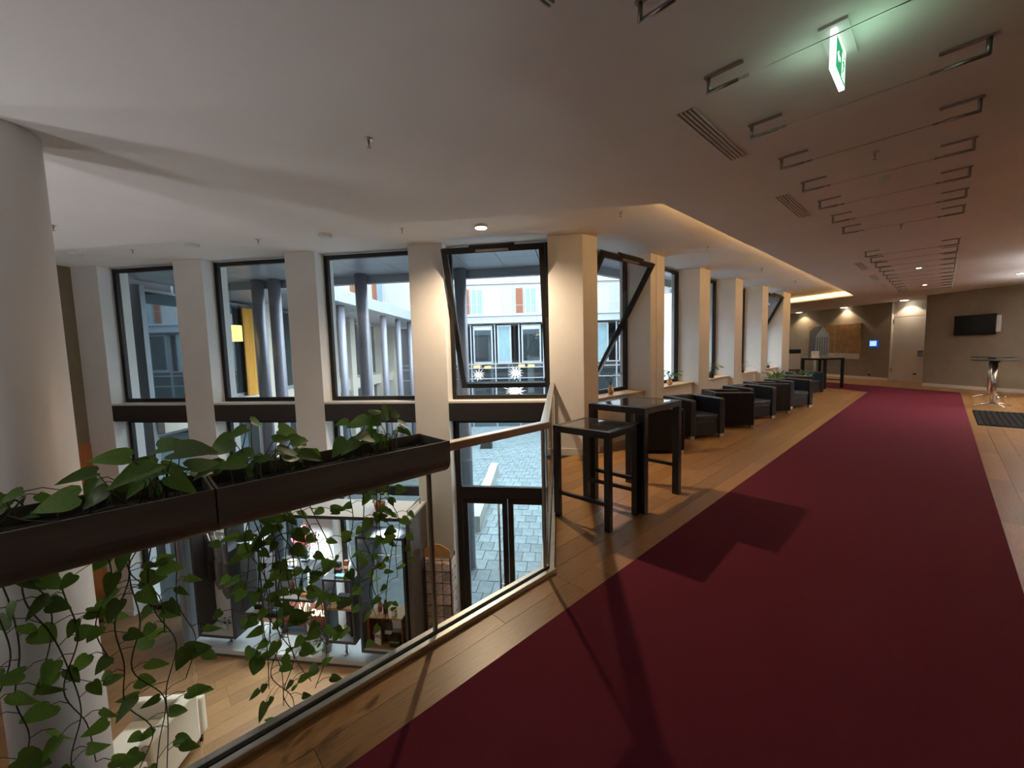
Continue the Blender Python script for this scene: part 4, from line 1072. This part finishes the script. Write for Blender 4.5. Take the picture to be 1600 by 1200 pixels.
# little goods
def goods(name, label, cat, s, q, z, prof, m, lid=None, seg=16):
    t = thing(name, label, cat, lw(s, q, z), group='small goods of the shop display')
    MB().lathe(prof, seg=seg).build('body', m, t, smooth=True)
    if lid:
        top = prof[-1][1]; MB().lathe([(prof[-1][0] * 1.03, top), (prof[-1][0] * 1.03, top + 0.015)], seg=seg).build('lid', lid, t)
    return t
CAND = [(0.038, 0), (0.04, 0.005), (0.04, 0.085)]
goods('candle_jar', 'white candle jar beside the vase', 'candle', -4.42, -0.62, -1.61, CAND, M_PAPER, M_CRATE)
goods('candle_jar', 'small white candle jar at the box front edge', 'candle', -4.52, -0.64, -1.61, [(0.025, 0), (0.025, 0.05)], M_PAPER)
goods('candle_jar', 'grey candle jar behind the white ones', 'candle', -4.60, -0.52, -1.61, [(0.05, 0), (0.055, 0.07)], M_GREYP, M_BLACKR)
goods('bottle', 'dark bottle inside the candle box', 'bottle', -4.52, -0.55, -2.091, [(0.032, 0), (0.032, 0.16), (0.012, 0.20), (0.012, 0.25)], M_CRATED)
goods('bottle', 'second dark bottle inside the candle box', 'bottle', -4.40, -0.52, -2.091, [(0.03, 0), (0.03, 0.14), (0.012, 0.18), (0.012, 0.22)], M_BLACKW)
def carton(name, label, cat, s, q, z, w, d, h, m, band=M_PAPER, rz=0.0):
    t = thing(name, label, cat, lw(s, q, z), math.atan2(U[1], U[0]) + rz, 'small goods of the shop display')
    MB().box(-w / 2, -d / 2, 0, w / 2, d / 2, h).build('body', m, t, bevel=0.003)
    MB().box(-w / 2 - 0.001, -d / 2 - 0.001, h * 0.4, w / 2 + 0.001, d / 2 + 0.001, h * 0.6).build('label_band', band, t)
carton('gift_box', 'black gift box with white band next to the vase', 'box', -4.33, -0.47, -1.61, 0.10, 0.08, 0.10, M_BLACKW)
carton('soap_block', 'yellow soap block in the candle box', 'box', -4.27, -0.60, -2.091, 0.20, 0.09, 0.05, M_CARDO, M_CRATE)
carton('gift_box', 'red and black box on the narrow display box', 'box', -3.76, -0.52, -1.74, 0.10, 0.06, 0.17, M_BLACKW, M_TERRA)
carton('gift_box', 'orange upright card pack on the narrow display box', 'box', -3.63, -0.50, -1.74, 0.06, 0.05, 0.20, M_CRATED, M_CARDO)
carton('gift_box', 'teal shallow tray on the narrow display box', 'box', -3.66, -0.63, -1.74, 0.16, 0.08, 0.04, mat('teal', (0.12, 0.3, 0.28, 1)))
goods('candle_jar', 'white ceramic figure on the narrow display box', 'figurine', -3.52, -0.58, -1.74, [(0.05, 0), (0.055, 0.03), (0.025, 0.06), (0.03, 0.12), (0.018, 0.19), (0.006, 0.22)], M_PAPER)
goods('candle_jar', 'small white cup at the corner of the narrow display box', 'cup', -3.50, -0.67, -1.74, [(0.018, 0), (0.025, 0.045)], M_PAPER)
carton('shoulder_bag', 'black bag on the shelf in the narrow display box', 'bag', -3.66, -0.56, -2.20, 0.20, 0.10, 0.14, M_BLACKW, M_BLACKR)
sh = MB(LW).box(-3.885, -0.68, -2.235, -3.475, -0.42, -2.20).build('shelf_board', M_CRATE); tag(sh, 'wooden shelf board inside the narrow display box', 'shelf')
jn = thing('folded_jeans', 'blue folded fabric hanging below the shelf in the narrow box', 'trousers', lw(-3.62, -0.5, -2.71))
MB().box(-0.06, -0.05, 0, 0.06, 0.05, 0.36).build('leg', M_BLUEK, jn, bevel=0.02)
MB().box(0.065, -0.05, 0, 0.12, 0.05, 0.40).build('leg', M_BLACKW, jn, bevel=0.02)
# crate
cr = thing('wooden_crate', 'open wooden crate with books at the foot of the tall end box', 'crate', lw(-2.99, -0.50, -2.821), math.atan2(U[1], U[0]))
for y in (-0.13, 0.13):
    MB().box(-0.27, y - 0.006, 0, -0.255, y + 0.006, 0.50).build('corner_post', M_CRATE, cr)
MB().box(-0.28, -0.15, 0.0, 0.28, 0.15, 0.02).build('bottom_board', M_CRATE, cr)
MB().box(-0.28, -0.15, 0.48, 0.28, 0.15, 0.50).build('top_board', M_CRATE, cr)
MB().box(-0.28, -0.15, 0.021, -0.262, 0.15, 0.479).build('side_board', M_CRATED, cr)
MB().box(0.262, -0.15, 0.021, 0.28, 0.15, 0.479).build('side_board', M_CRATED, cr)
MB().box(-0.26, 0.13, 0.021, 0.26, 0.148, 0.479).build('back_board', M_CRATED, cr)
carton('book', 'pale booklet leaning in the crate', 'book', -3.14, -0.58, -2.798, 0.13, 0.02, 0.26, M_PAPER, M_GREYP, R(-20))
carton('book', 'dark book standing in the crate', 'book', -3.0, -0.50, -2.798, 0.12, 0.03, 0.30, M_BLACKW, M_PAPER)
carton('tin_box', 'green tin in the crate', 'box', -2.86, -0.58, -2.798, 0.15, 0.10, 0.17, M_SOIL, M_LEAF2)
carton('tin_box', 'white patterned box in the crate', 'box', -2.86, -0.45, -2.798, 0.17, 0.10, 0.36, M_PAPER, M_GREYP)
goods('bottle', 'brown bottle on top of the crate', 'bottle', -3.02, -0.53, -2.32, [(0.035, 0), (0.035, 0.13), (0.014, 0.17), (0.014, 0.21)], M_CRATED)
goods('bottle', 'pink bottle on top of the crate', 'bottle', -3.12, -0.50, -2.32, [(0.03, 0), (0.03, 0.10), (0.014, 0.13), (0.014, 0.17)], M_PINK)
goods('candle_jar', 'white jar on top of the crate', 'jar', -2.86, -0.58, -2.32, CAND, M_PAPER, M_CRATE)
hg = MB(LW); hg.tube([(-3.14, -0.52, -2.32), (-3.14, -0.52, -1.42), (-2.66, -0.52, -1.42)], 0.010, 8)
tag(hg.build('display_rod', M_PAPER), 'white bent display rod inside the tall end box', 'rod')
# camera in the hidden box, as small dark goods
carton('gift_box', 'black and white camera-like box on the hidden display box', 'box', -5.10, -0.55, -1.25, 0.16, 0.10, 0.12, M_BLACKW)
carton('gift_box', 'black box inside the hidden display box', 'box', -5.08, -0.55, -2.361, 0.18, 0.12, 0.22, M_BLACKW)
# neon script: loops, then "ul Cana"
nt_ = thing('neon_sign', 'glowing warm white handwritten neon lettering on the display stand', 'neon sign', lw(-4.32, -0.60, -2.42), math.atan2(U[1], U[0]))
STROKES = {
    'stroke_a': [(-0.40, 0.06), (-0.36, 0.16), (-0.33, 0.21), (-0.31, 0.15), (-0.35, 0.05), (-0.30, 0.03), (-0.27, 0.10), (-0.25, 0.03)],
    'stroke_b': [(-0.25, 0.03), (-0.22, 0.10), (-0.19, 0.12), (-0.21, 0.04), (-0.17, 0.03), (-0.13, 0.10)],
    'letter_u': [(-0.155, 0.10), (-0.165, 0.04), (-0.14, 0.02), (-0.115, 0.05), (-0.105, 0.10), (-0.11, 0.03), (-0.09, 0.03)],
    'letter_l': [(-0.09, 0.03), (-0.05, 0.12), (-0.035, 0.21), (-0.06, 0.22), (-0.07, 0.12), (-0.06, 0.03), (-0.02, 0.04)],
    'letter_c': [(0.10, 0.17), (0.09, 0.22), (0.05, 0.22), (0.01, 0.13), (0.01, 0.04), (0.05, 0.00), (0.10, 0.04), (0.12, 0.06)],
    'letter_a': [(0.20, 0.11), (0.15, 0.12), (0.125, 0.06), (0.15, 0.02), (0.19, 0.06), (0.20, 0.11), (0.195, 0.03), (0.22, 0.03)],
    'letter_n': [(0.22, 0.03), (0.235, 0.11), (0.235, 0.03), (0.26, 0.10), (0.285, 0.10), (0.285, 0.03), (0.31, 0.03)],
    'letter_a_end': [(0.385, 0.11), (0.34, 0.12), (0.315, 0.06), (0.335, 0.02), (0.375, 0.06), (0.385, 0.11), (0.385, 0.03), (0.42, 0.05)],
}
for nm, pts in STROKES.items():
    P = [Vector((p[0], 0, p[1])) for p in pts]; Q = []
    for i in range(len(P) - 1):
        p0, p1, p2, p3 = P[max(i - 1, 0)], P[i], P[i + 1], P[min(i + 2, len(P) - 1)]
        for k in range(5):
            t = k / 5
            Q.append(0.5 * ((2 * p1) + (p2 - p0) * t + (2 * p0 - 5 * p1 + 4 * p2 - p3) * t * t + (3 * p1 - p0 - 3 * p2 + p3) * t ** 3))
    Q.append(P[-1])
    MB().tube(Q, 0.007, 6).build(nm, E_NEON, nt_, smooth=True)
MB().box(-0.42, 0.02, 0.02, 0.44, 0.028, 0.032).build('backing_bar', G_VASE, nt_)
# low dark bench with cushion behind the neon
bn = thing('low_bench', 'low dark bench with blue seat pad behind the neon lettering', 'bench', lw(-4.6, -0.16, ZL + 0.09), math.atan2(U[1], U[0]))
MB().box(-0.42, -0.12, 0.16, 0.42, 0.12, 0.42).build('box', M_CRATED, bn, bevel=0.005)
MB().box(-0.42, -0.13, 0.10, 0.42, 0.12, 0.158).build('pad', M_BLUEK, bn, bevel=0.01)
for s in (-0.38, 0.38):
    MB().box(s - 0.03, -0.10, 0, s + 0.03, 0.10, 0.099).build('leg', M_CRATED, bn)

# postcard rack
rk = thing('postcard_rack', 'wire postcard rack with orange header beside the glass door', 'rack', lw(-2.24, -0.22, ZL), math.atan2(U[1], U[0]))
for sx in (-0.2, 0.2):
    for y in (-0.12, 0.12):
        MB().tube([(sx, y, 0), (sx, y, 1.58)], 0.010, 6).build('upright', M_BLACKR, rk)
for k in range(9):
    for y in (-0.121,):
        MB().tube([(-0.2, y, 0.10 + 0.18 * k), (0.2, y, 0.10 + 0.18 * k)], 0.005, 5).build('crossbar', M_BLACKR, rk)
for sx in (-0.07, 0.07):
    MB().tube([(sx, -0.122, 0.05), (sx, -0.122, 1.56)], 0.005, 5).build('divider', M_BLACKR, rk)
hd = MB(); pts = [(-0.2, 1.58), (0.2, 1.58), (0.2, 1.70)] + [(0.2 - 0.4 * k / 8, 1.70 + 0.09 * math.sin(math.pi * k / 8)) for k in range(1, 8)] + [(-0.2, 1.70)]
n = len(pts)
hd.add([(p[0], -0.115, p[1]) for p in pts] + [(p[0], -0.10, p[1]) for p in pts], [tuple(range(n)), tuple(range(2 * n - 1, n - 1, -1))] + [(i, n + i, n + (i + 1) % n, (i + 1) % n) for i in range(n)])
hd.build('header_board', M_CARDO, rk)
for r_ in range(8):
    for c_ in range(3):
        MB().box(-0.06, -0.004, 0, 0.06, 0.004, 0.15).build('postcard', M_CARDP, rk, loc=(-0.135 + 0.135 * c_, -0.105 + rnd(0.01), 0.12 + 0.18 * r_)).rotation_euler = (R(-18), 0, 0)
for sx in (-0.215, 0.215):
    for r_ in range(8):
        MB().box(-0.004, -0.09, 0, 0.004, 0.09, 0.15).build('postcard', M_CARDP, rk, loc=(sx, 0, 0.12 + 0.18 * r_))
# wooden peg stool by the door
pg = thing('wooden_post', 'round-headed wooden post standing inside the glass door', 'post', lw(-1.62, -0.45, ZL))
MB().lathe([(0.10, 0), (0.10, 0.02), (0.035, 0.03), (0.035, 0.58)], seg=20).build('stand', M_CRATE, pg, smooth=True)
MB().lathe([(0.045, 0.58), (0.065, 0.60), (0.066, 0.70), (0.05, 0.74), (0.02, 0.755)], seg=24).build('head', M_CARDO, pg, smooth=True)
# cream lounge chair
lc = thing('lounge_chair', 'cream upholstered lounge chair on the lower floor beside the column', 'armchair', (-6.0, -0.25, ZL), R(-40))
MB().box(-0.36, -0.36, 0.14, 0.36, 0.30, 0.40).build('seat', M_CREAM, lc, bevel=0.05, seg=3)
MB().box(-0.48, -0.38, 0.10, -0.365, 0.44, 0.60).build('armrest', M_CREAM, lc, bevel=0.04, seg=3)
MB().box(0.365, -0.38, 0.10, 0.48, 0.44, 0.60).build('armrest', M_CREAM, lc, bevel=0.04, seg=3)
MB().box(-0.36, 0.305, 0.10, 0.36, 0.44, 0.74).build('backrest', M_CREAM, lc, bevel=0.04, seg=3)
for sx in (-0.42, 0.42):
    for sy in (-0.32, 0.38):
        MB().lathe([(0.02, 0), (0.025, 0.10)], (sx, sy, 0), 12).build('leg', M_BLACKW, lc)

# ================================================================== COURTYARD
ZG = -3.15
gr = struct(MB().prism([lw2(0.6, 0.5), lw2(-9.5, 0.5), (-40, -12), (-60, 30), (-20, 60), (-4.2, 40), (-4.2, 5.4)], ZG - 0.2, ZG - 0.02).build('floor_courtyard', M_PAVEB))
npv = 0
q = 0.56
row = 0
while q < 11.5 and npv < 276:
    dq = 0.42
    sa = -0.2 - 0.33 * (q + 6.6) - 0.5; sb = -0.2 - 0.02 * (q + 6.04) + 0.5
    s = math.floor(sa / 0.30) * 0.30 + (0.15 if row % 2 else 0)
    while s < sb and npv < 300:
        c = lw(s + 0.15, q + dq / 2, ZG)
        o = MB().box(-0.143, -dq / 2 + 0.007, -0.03, 0.143, dq / 2 - 0.007, random.uniform(-0.004, 0.004)).build('paving_stone', M_PAVE, gr, loc=c)
        o.rotation_euler = (0, 0, math.atan2(U[1], U[0]))
        npv += 1; s += 0.30
    q += dq; row += 1
rest = MB(LW)
while q < 19:
    sa = -0.2 - 0.33 * (q + 6.6) - 0.5; sb = -0.2 - 0.02 * (q + 6.04) + 0.5
    s = math.floor(sa / 0.30) * 0.30 + (0.15 if row % 2 else 0)
    while s < sb:
        h = random.uniform(-0.004, 0.004)
        rest.box(s + 0.007, q + 0.007, ZG - 0.02, s + 0.293, q + 0.413, ZG + h); s += 0.30
    q += 0.42; row += 1
o = rest.build('far_paving_stones', M_PAVE, gr); o['kind'] = 'stuff'
# low concrete edging wall and tapered bollard
kw = MB().prism([(-8.4, 6.2), (-8.15, 6.4), (-11.6, 10.1), (-11.8, 9.9)], ZG - 0.02, ZG + 0.42)
tag(kw.build('garden_wall', M_CONC, bevel=0.01), 'low pale concrete edging wall crossing the courtyard paving', 'wall')
bo = thing('bollard', 'dark tapered bollard on the courtyard paving', 'bollard', (-15.2, 12.5, ZG))
MB().lathe([(0.42, -0.02), (0.28, 0.60)], seg=4).build('body', M_SPAN, bo)
MB().lathe([(0.29, 0.60), (0.26, 0.64)], seg=4).build('cap', M_GREYP, bo)

# own canopy along both glazed fronts
cn = thing('entrance_canopy', 'grey canopy with panelled soffit just outside the window fronts', 'canopy', lw(-4, 1.4, 3.3))
CI = Matrix.Translation(-lw(-4, 1.4, 3.3))
inner = [lw2(-9.4, 0.5), lw2(0.0, 0.5), (-4.25, 5.4), (-4.25, 17.0)]
corner = (-6.55, 5.95)
outer = [(-5.1, 17.0), (-5.1, 6.97), lw2(0.05, 2.6), lw2(-9.4, 2.6)]
for i in range(12):
    s0 = -9.4 + i * 0.72
    if s0 + 0.72 > -0.75: break
    MB(CI @ LW).box(s0 + 0.004, 0.51, 3.29, s0 + 0.716, 1.50, 3.33).build('soffit_panel', M_SOFFIT, cn)
    MB(CI @ LW).box(s0 + 0.004, 1.508, 3.29, s0 + 0.716, 2.5, 3.33).build('soffit_panel', M_SOFFIT, cn)
MB(CI).prism([lw2(-0.75, 0.51), lw2(0.0, 0.51), (-4.25, 5.4), (-4.25, 17.0), (-5.0, 17.0), (-5.0, 6.95), lw2(0.0, 2.5), lw2(-0.75, 2.5)], 3.292, 3.33).build('soffit_panel', M_SOFFIT, cn)
MB(CI).prism(inner + outer, 3.335, 3.62).build('roof_deck', M_CANOPY, cn)
MB(CI @ LW).box(-9.4, 2.46, 3.12, 0.05, 2.6, 3.334).build('fascia', M_FRAMEG, cn)
MB(CI).box(-5.1, 7.0, 3.12, -4.98, 17.0, 3.334).build('fascia', M_FRAMEG, cn)
def out_column(label, x, y, r=0.125, z1=3.29):
    t = thing('canopy_column', label, 'column', (x, y, ZG - 0.02), group='round grey canopy columns')
    MB().lathe([(r, 0), (r, z1 - ZG + 0.018)], seg=28).build('shaft', M_COLOUT, t, smooth=True)
    MB().lathe([(r * 1.12, 0), (r * 1.12, 0.05)], seg=28).build('base_ring', M_COLOUT, t)
for lab, s in (('grey round canopy column behind the open sash of the fourth window', -2.43), ('grey round canopy column in the middle of the third window', -4.62), ('pair-standing grey column in the second window, nearer the third', -6.67), ('pair-standing grey column in the second window, nearer the first', -7.08)):
    p = lw(s, 2.3); out_column(lab, p.x, p.y)

# wing of the building on the left of the courtyard (runs along heading -45)
W1 = Vector((-0.7071, 0.7071)); W2 = Vector((0.7071, 0.7071))       # along, towards courtyard
WO = (-12.8, 4.8)                                                    # canopy edge line
WG = frame_T((WO[0], WO[1]), (W1.x, W1.y), (-W2.x, -W2.y))           # x away, y into the wing
wing = thing('courtyard_wing', 'cream pillared wing of the building along the courtyard with round columns', 'building', (WG @ Vector((4, 2.5, ZG - 0.02))))
WI = Matrix.Translation(-wing.location) @ WG
LEN0, LEN1 = -1.0, 13.2
MB(WI).box(-9, 2.9, ZG - 0.02, LEN1, 3.3, 3.6).build('core_wall', M_INTD, wing)
for k in range(-3, 8):
    x0 = -2.2 + 2.05 * k
    if k >= 0: MB(WI).box(x0, 2.2, ZG - 0.02, x0 + 0.52, 2.9, 3.2).build('pillar', M_CREAMW, wing)
    else: MB(WI).box(x0 + 0.40, 2.5, ZG - 0.02, x0 + 0.52, 2.9, 3.2).build('mullion', M_FRAMEG, wing)
    if x0 + 2.05 < LEN1 + 0.6:
        w = MB(WI).box(x0 + 0.52, 2.62, 0.45, x0 + 2.05, 2.68, 3.15).build('window', M_FRAMEG, wing)
        MB(WI).box(x0 + 0.58, 2.60, 0.55, x0 + 1.99, 2.62, 3.08).build('pane', G_REFL, w)
        MB(WI).box(x0 + 0.52, 2.35, -0.05, x0 + 2.05, 2.9, 0.45).build('parapet', M_CREAMW, wing)
        w = MB(WI).box(x0 + 0.52, 2.62, ZG - 0.02, x0 + 2.05, 2.68, -0.1).build('window', M_FRAMEG, wing)
        MB(WI).box(x0 + 0.58, 2.60, ZG + 0.1, x0 + 1.99, 2.62, -0.16).build('pane', G_REFL, w)
MB(WI).box(LEN0 - 1.6, 0.05, 3.2, LEN1, 2.9, 3.24).build('soffit', M_SOFFIT, wing)
MB(WI).box(LEN0 - 1.6, 0.0, 3.245, LEN1, 2.9, 3.62).build('canopy_roof', M_CANOPY, wing)
for k in range(6):
    x0 = LEN0 - 1.6 + k * 2.6
    MB(WI).box(x0 + 0.006, -0.03, 3.22, min(x0 + 2.594, LEN1), -0.001, 3.64).build('fascia_panel', M_FRAMEG, wing)
MB(WI).box(-9, 2.85, 3.62, LEN1, 3.3, 9.0).build('upper_wall', M_FAC, wing)
for k in range(-2, 5):
    for zz in (4.3,):
        x0 = -0.6 + 3.0 * k
        w = MB(WI).box(x0, 2.80, zz, x0 + 1.0, 2.86, zz + 2.0).build('window', M_FRAMEG, wing)
        MB(WI).box(x0 + 0.06, 2.785, zz + 0.06, x0 + 0.94, 2.80, zz + 1.94).build('pane', M_WINB, w)
        sh_ = MB(WI).box(x0 - 0.62, 2.78, zz, x0 - 0.04, 2.84, zz + 2.0).build('shutter', M_SHUT, wing)
        sl = MB(WI)
        for j in range(18):
            sl.box(x0 - 0.58, 2.755, zz + 0.06 + 0.107 * j, x0 - 0.08, 2.782, zz + 0.12 + 0.107 * j)
        o = sl.build('louvres', M_SHUT, sh_); o['kind'] = 'stuff'
for k in range(6):
    p = WG @ Vector((1.0 + 2.05 * k, 0.35, 0)); out_column('%s round column carrying the canopy of the courtyard wing' % ords[k], p.x, p.y, 0.13, 3.2)
# yellow curtain and lamp seen in the wing next to the second window
yc = thing('yellow_curtain', 'yellow curtain panel behind the glass of the second window view', 'curtain', WG @ Vector((-0.55, 2.45, 0.46)), math.atan2(W1.y, W1.x))
cu = MB(); npt = 24
vsf = [(k / npt * 0.42 - 0.21, 0.04 * math.sin(k * 1.6)) for k in range(npt + 1)]
cu.add([(p[0], p[1], 0) for p in vsf] + [(p[0], p[1], 2.55) for p in vsf] + [(p[0], p[1] + 0.012, 0) for p in vsf] + [(p[0], p[1] + 0.012, 2.55) for p in vsf],
       [(k, k + 1, npt + 2 + k, npt + 1 + k) for k in range(npt)] + [(2 * npt + 2 + k, 3 * npt + 3 + k, 3 * npt + 4 + k, 2 * npt + 3 + k) for k in range(npt)])
cu.build('cloth', M_YELLOW, yc, smooth=True)
MB().tube([(-0.25, 0, 2.58), (0.25, 0, 2.58)], 0.012, 8).build('curtain_rod', M_STEELD, yc)
ys = thing('hanging_lampshade', 'square yellow lampshade seen through the second window', 'lamp', on_plane(365, 521, lw2(0, 1.9), NI))
MB().lathe([(0.16, -0.17), (0.16, 0.17)], seg=24).build('shade', E_YEL, ys, smooth=True)
MB().tube([(0, 0, 0.17), (0, 0, 3.29 - ys.location.z)], 0.004, 5).build('cord', M_BLACKR, ys)

# far facade (heading 45)
FE = Vector((0.7071, 0.7071)); FQ = Vector((-0.7071, 0.7071))
FF = frame_T((FQ.x * 25, FQ.y * 25), (FE.x, FE.y), (FQ.x, FQ.y))
fac = thing('hotel_facade', 'white stucco facade with louvred shutters across the courtyard', 'building', (FF @ Vector((3, 0, ZG - 0.02))))
FI = Matrix.Translation(-fac.location) @ FF
MB(FI).box(-8.5, 0.3, 3.3, 24, 1.0, 16).build('upper_wall', M_FAC, fac)
for k in range(10):
    x0 = -5.75 + 3.30 * k - 0.0
    for zz in (3.80, 6.2, 8.9):
        hgt = 1.55 if zz < 5 else 1.9
        MB(FI).box(x0 + 1.20, 0.27, zz - 0.05, x0 + 2.45, 0.30, zz + hgt + 0.1).build('wall_panel', M_FACP, fac)
        w = MB(FI).box(x0 + 2.62, 0.22, zz, x0 + 3.30 + 0.06, 0.30, zz + hgt).build('window', M_FRAMEG, fac)
        MB(FI).box(x0 + 2.68, 0.205, zz + 0.06, x0 + 3.30, 0.22, zz + hgt - 0.06).build('pane', M_CURTAIN, w)
        MB(FI).box(x0 + 2.94, 0.19, zz + 0.03, x0 + 3.0, 0.204, zz + hgt - 0.03).build('mullion', M_FRAMEG, w)
        sh_ = MB(FI).box(x0 + 2.10 - 0.02, 0.22, zz, x0 + 2.50, 0.29, zz + hgt).build('shutter', M_SHUT, fac)
        sl = MB(FI)
        for j in range(int(hgt / 0.1)):
            sl.box(x0 + 2.12, 0.19, zz + 0.03 + 0.1 * j, x0 + 2.46, 0.22, zz + 0.09 + 0.1 * j)
        o = sl.build('louvres', M_SHUT, sh_); o['kind'] = 'stuff'
    MB(FI).box(x0, 0.2, 5.62, x0 + 3.295, 0.3, 5.86).build('cornice', M_FAC, fac)
    MB(FI).box(x0 + 0.005, -0.35, 3.22, x0 + 3.295, 0.299, 3.62).build('ledge_panel', M_FRAMEG, fac)
MB(FI).box(-8.5, -0.45, 3.622, 24, 0.3, 3.76).build('ledge_top', M_CANOPY, fac)
# winter garden in front of the facade foot
MB(FI).box(-8.5, 2.6, ZG - 0.02, 24, 2.8, 3.2).build('inner_wall', M_INTD, fac)
MB(FI).box(-8.5, 0.3, 3.18, 24, 2.8, 3.219).build('garden_soffit', M_CREAMW, fac)
for k in range(20):
    x0 = -6.15 + 1.48 * k
    MB(FI).box(x0 - 0.04, 0.0, ZG - 0.02, x0 + 0.04, 0.12, 3.22).build('mullion', M_FRAMEG, fac)
    wide = k % 2
    p_ = MB(FI).box(x0 + 0.14, 0.02, 0.80, x0 + (1.0 if wide else 1.34), 0.07, 3.10).build('window', M_FRAMEG, fac)
    MB(FI).box(x0 + 0.24, 0.0, 0.90, x0 + (0.9 if wide else 1.24), 0.019, 3.0).build('pane', M_CURTAIN if wide else G_REFL, p_)
    MB(FI).box(x0 + 0.05, 0.05, -1.2, x0 + 1.43, 0.07, 0.72).build('lower_pane', G_REFL, fac)
    MB(FI).box(x0 + 0.05, 0.05, ZG, x0 + 1.43, 0.07, -1.25).build('lower_pane', G_REFL, fac)
for zz in (0.76, 0.50, -0.15, -1.22):
    MB(FI).box(-8.5, -0.02, zz - 0.03, 24, 0.03, zz + 0.03).build('rail', M_FRAMEG, fac)
for k, (px, py) in enumerate(((745, 573), (762, 574), (815, 571.5), (830, 571.5))):
    p = on_plane(px, py, (FQ.x * 24.6, FQ.y * 24.6), (FQ.x, FQ.y))
    t = thing('amber_lamp', '%s amber lamp of the winter garden seen through the open sash' % ords[k], 'lamp', p, math.atan2(FE.y, FE.x), 'amber lamps of the winter garden')
    MB().box(-0.20, -0.05, -0.08, 0.20, 0.05, 0.08).build('shade', E_PEND, t, bevel=0.05)
    MB().box(-0.02, 0.05, -0.02, 0.02, 0.4, 0.02).build('arm', M_STEELD, t)
# wing closing the courtyard beyond the corridor windows
RG = frame_T((-4.7, 17.2), (FQ.x, FQ.y), (FE.x, FE.y))
rw = thing('rear_wing', 'grey rendered wing closing the courtyard beyond the corridor windows', 'building', (RG @ Vector((5, 0, ZG - 0.02))))
RI = Matrix.Translation(-rw.location) @ RG
MB(RI).box(0, 0, ZG - 0.02, 9.4, 0.5, 9).build('wall', M_RENDER, rw)
for k in range(4):
    for zz in (-2.2, 1.0, 4.2):
        x0 = 0.7 + 2.2 * k
        w = MB(RI).box(x0, -0.04, zz, x0 + 1.2, 0, zz + 1.9).build('window', M_FRAMEG, rw)
        MB(RI).box(x0 + 0.07, -0.055, zz + 0.07, x0 + 1.13, -0.04, zz + 1.83).build('pane', M_CURTAIN, w)
# star lamps on wires across the courtyard
def star(label, c, r):
    t = thing('star_lamp', label, 'star lamp', c, 0, 'spiky star lamps over the courtyard')
    mb = MB()
    for k in range(34):
        zz = 1 - 2 * (k + 0.5) / 34; an = k * 2.39996
        d = Vector((math.cos(an) * math.sqrt(1 - zz * zz), math.sin(an) * math.sqrt(1 - zz * zz), zz))
        mb.tube([d * 0.02, d * r * random.uniform(0.75, 1.0)], r * 0.06, 5, r * 0.01)
    mb.build('spikes', E_STAR, t)
    MB().tube([(0, 0, r * 0.2), (0, 0, 3.1 - c[2])], 0.003, 4).build('cord', M_STEELD, t)
pc = on_plane(805, 611, lw2(0, 2.55), NI); star('largest white spiky star lamp low in the open sash window', pc, 0.27)
pc = on_plane(806, 583, (FQ.x * 14, FQ.y * 14), (FQ.x, FQ.y)); star('small white star lamp straight above the largest one', pc, 0.30)
pc = on_plane(748, 586, (FQ.x * 14.3, FQ.y * 14.3), (FQ.x, FQ.y)); star('small white star lamp left of the other two', pc, 0.26)
a1 = FQ * 14.1 + FE * -5.62; b1 = FQ * 14.1 + FE * 6.86
wr = MB(); wr.tube([(a1.x, a1.y, 3.35), ((a1.x + b1.x) / 2, (a1.y + b1.y) / 2, 3.08), (b1.x, b1.y, 3.25)], 0.006, 5)
tag(wr.build('suspension_wire', M_STEELD), 'thin wire spanning the courtyard and carrying the star lamps', 'wire')
print('planks', nplk, 'pavers', npv, 'objects', len(bpy.data.objects))
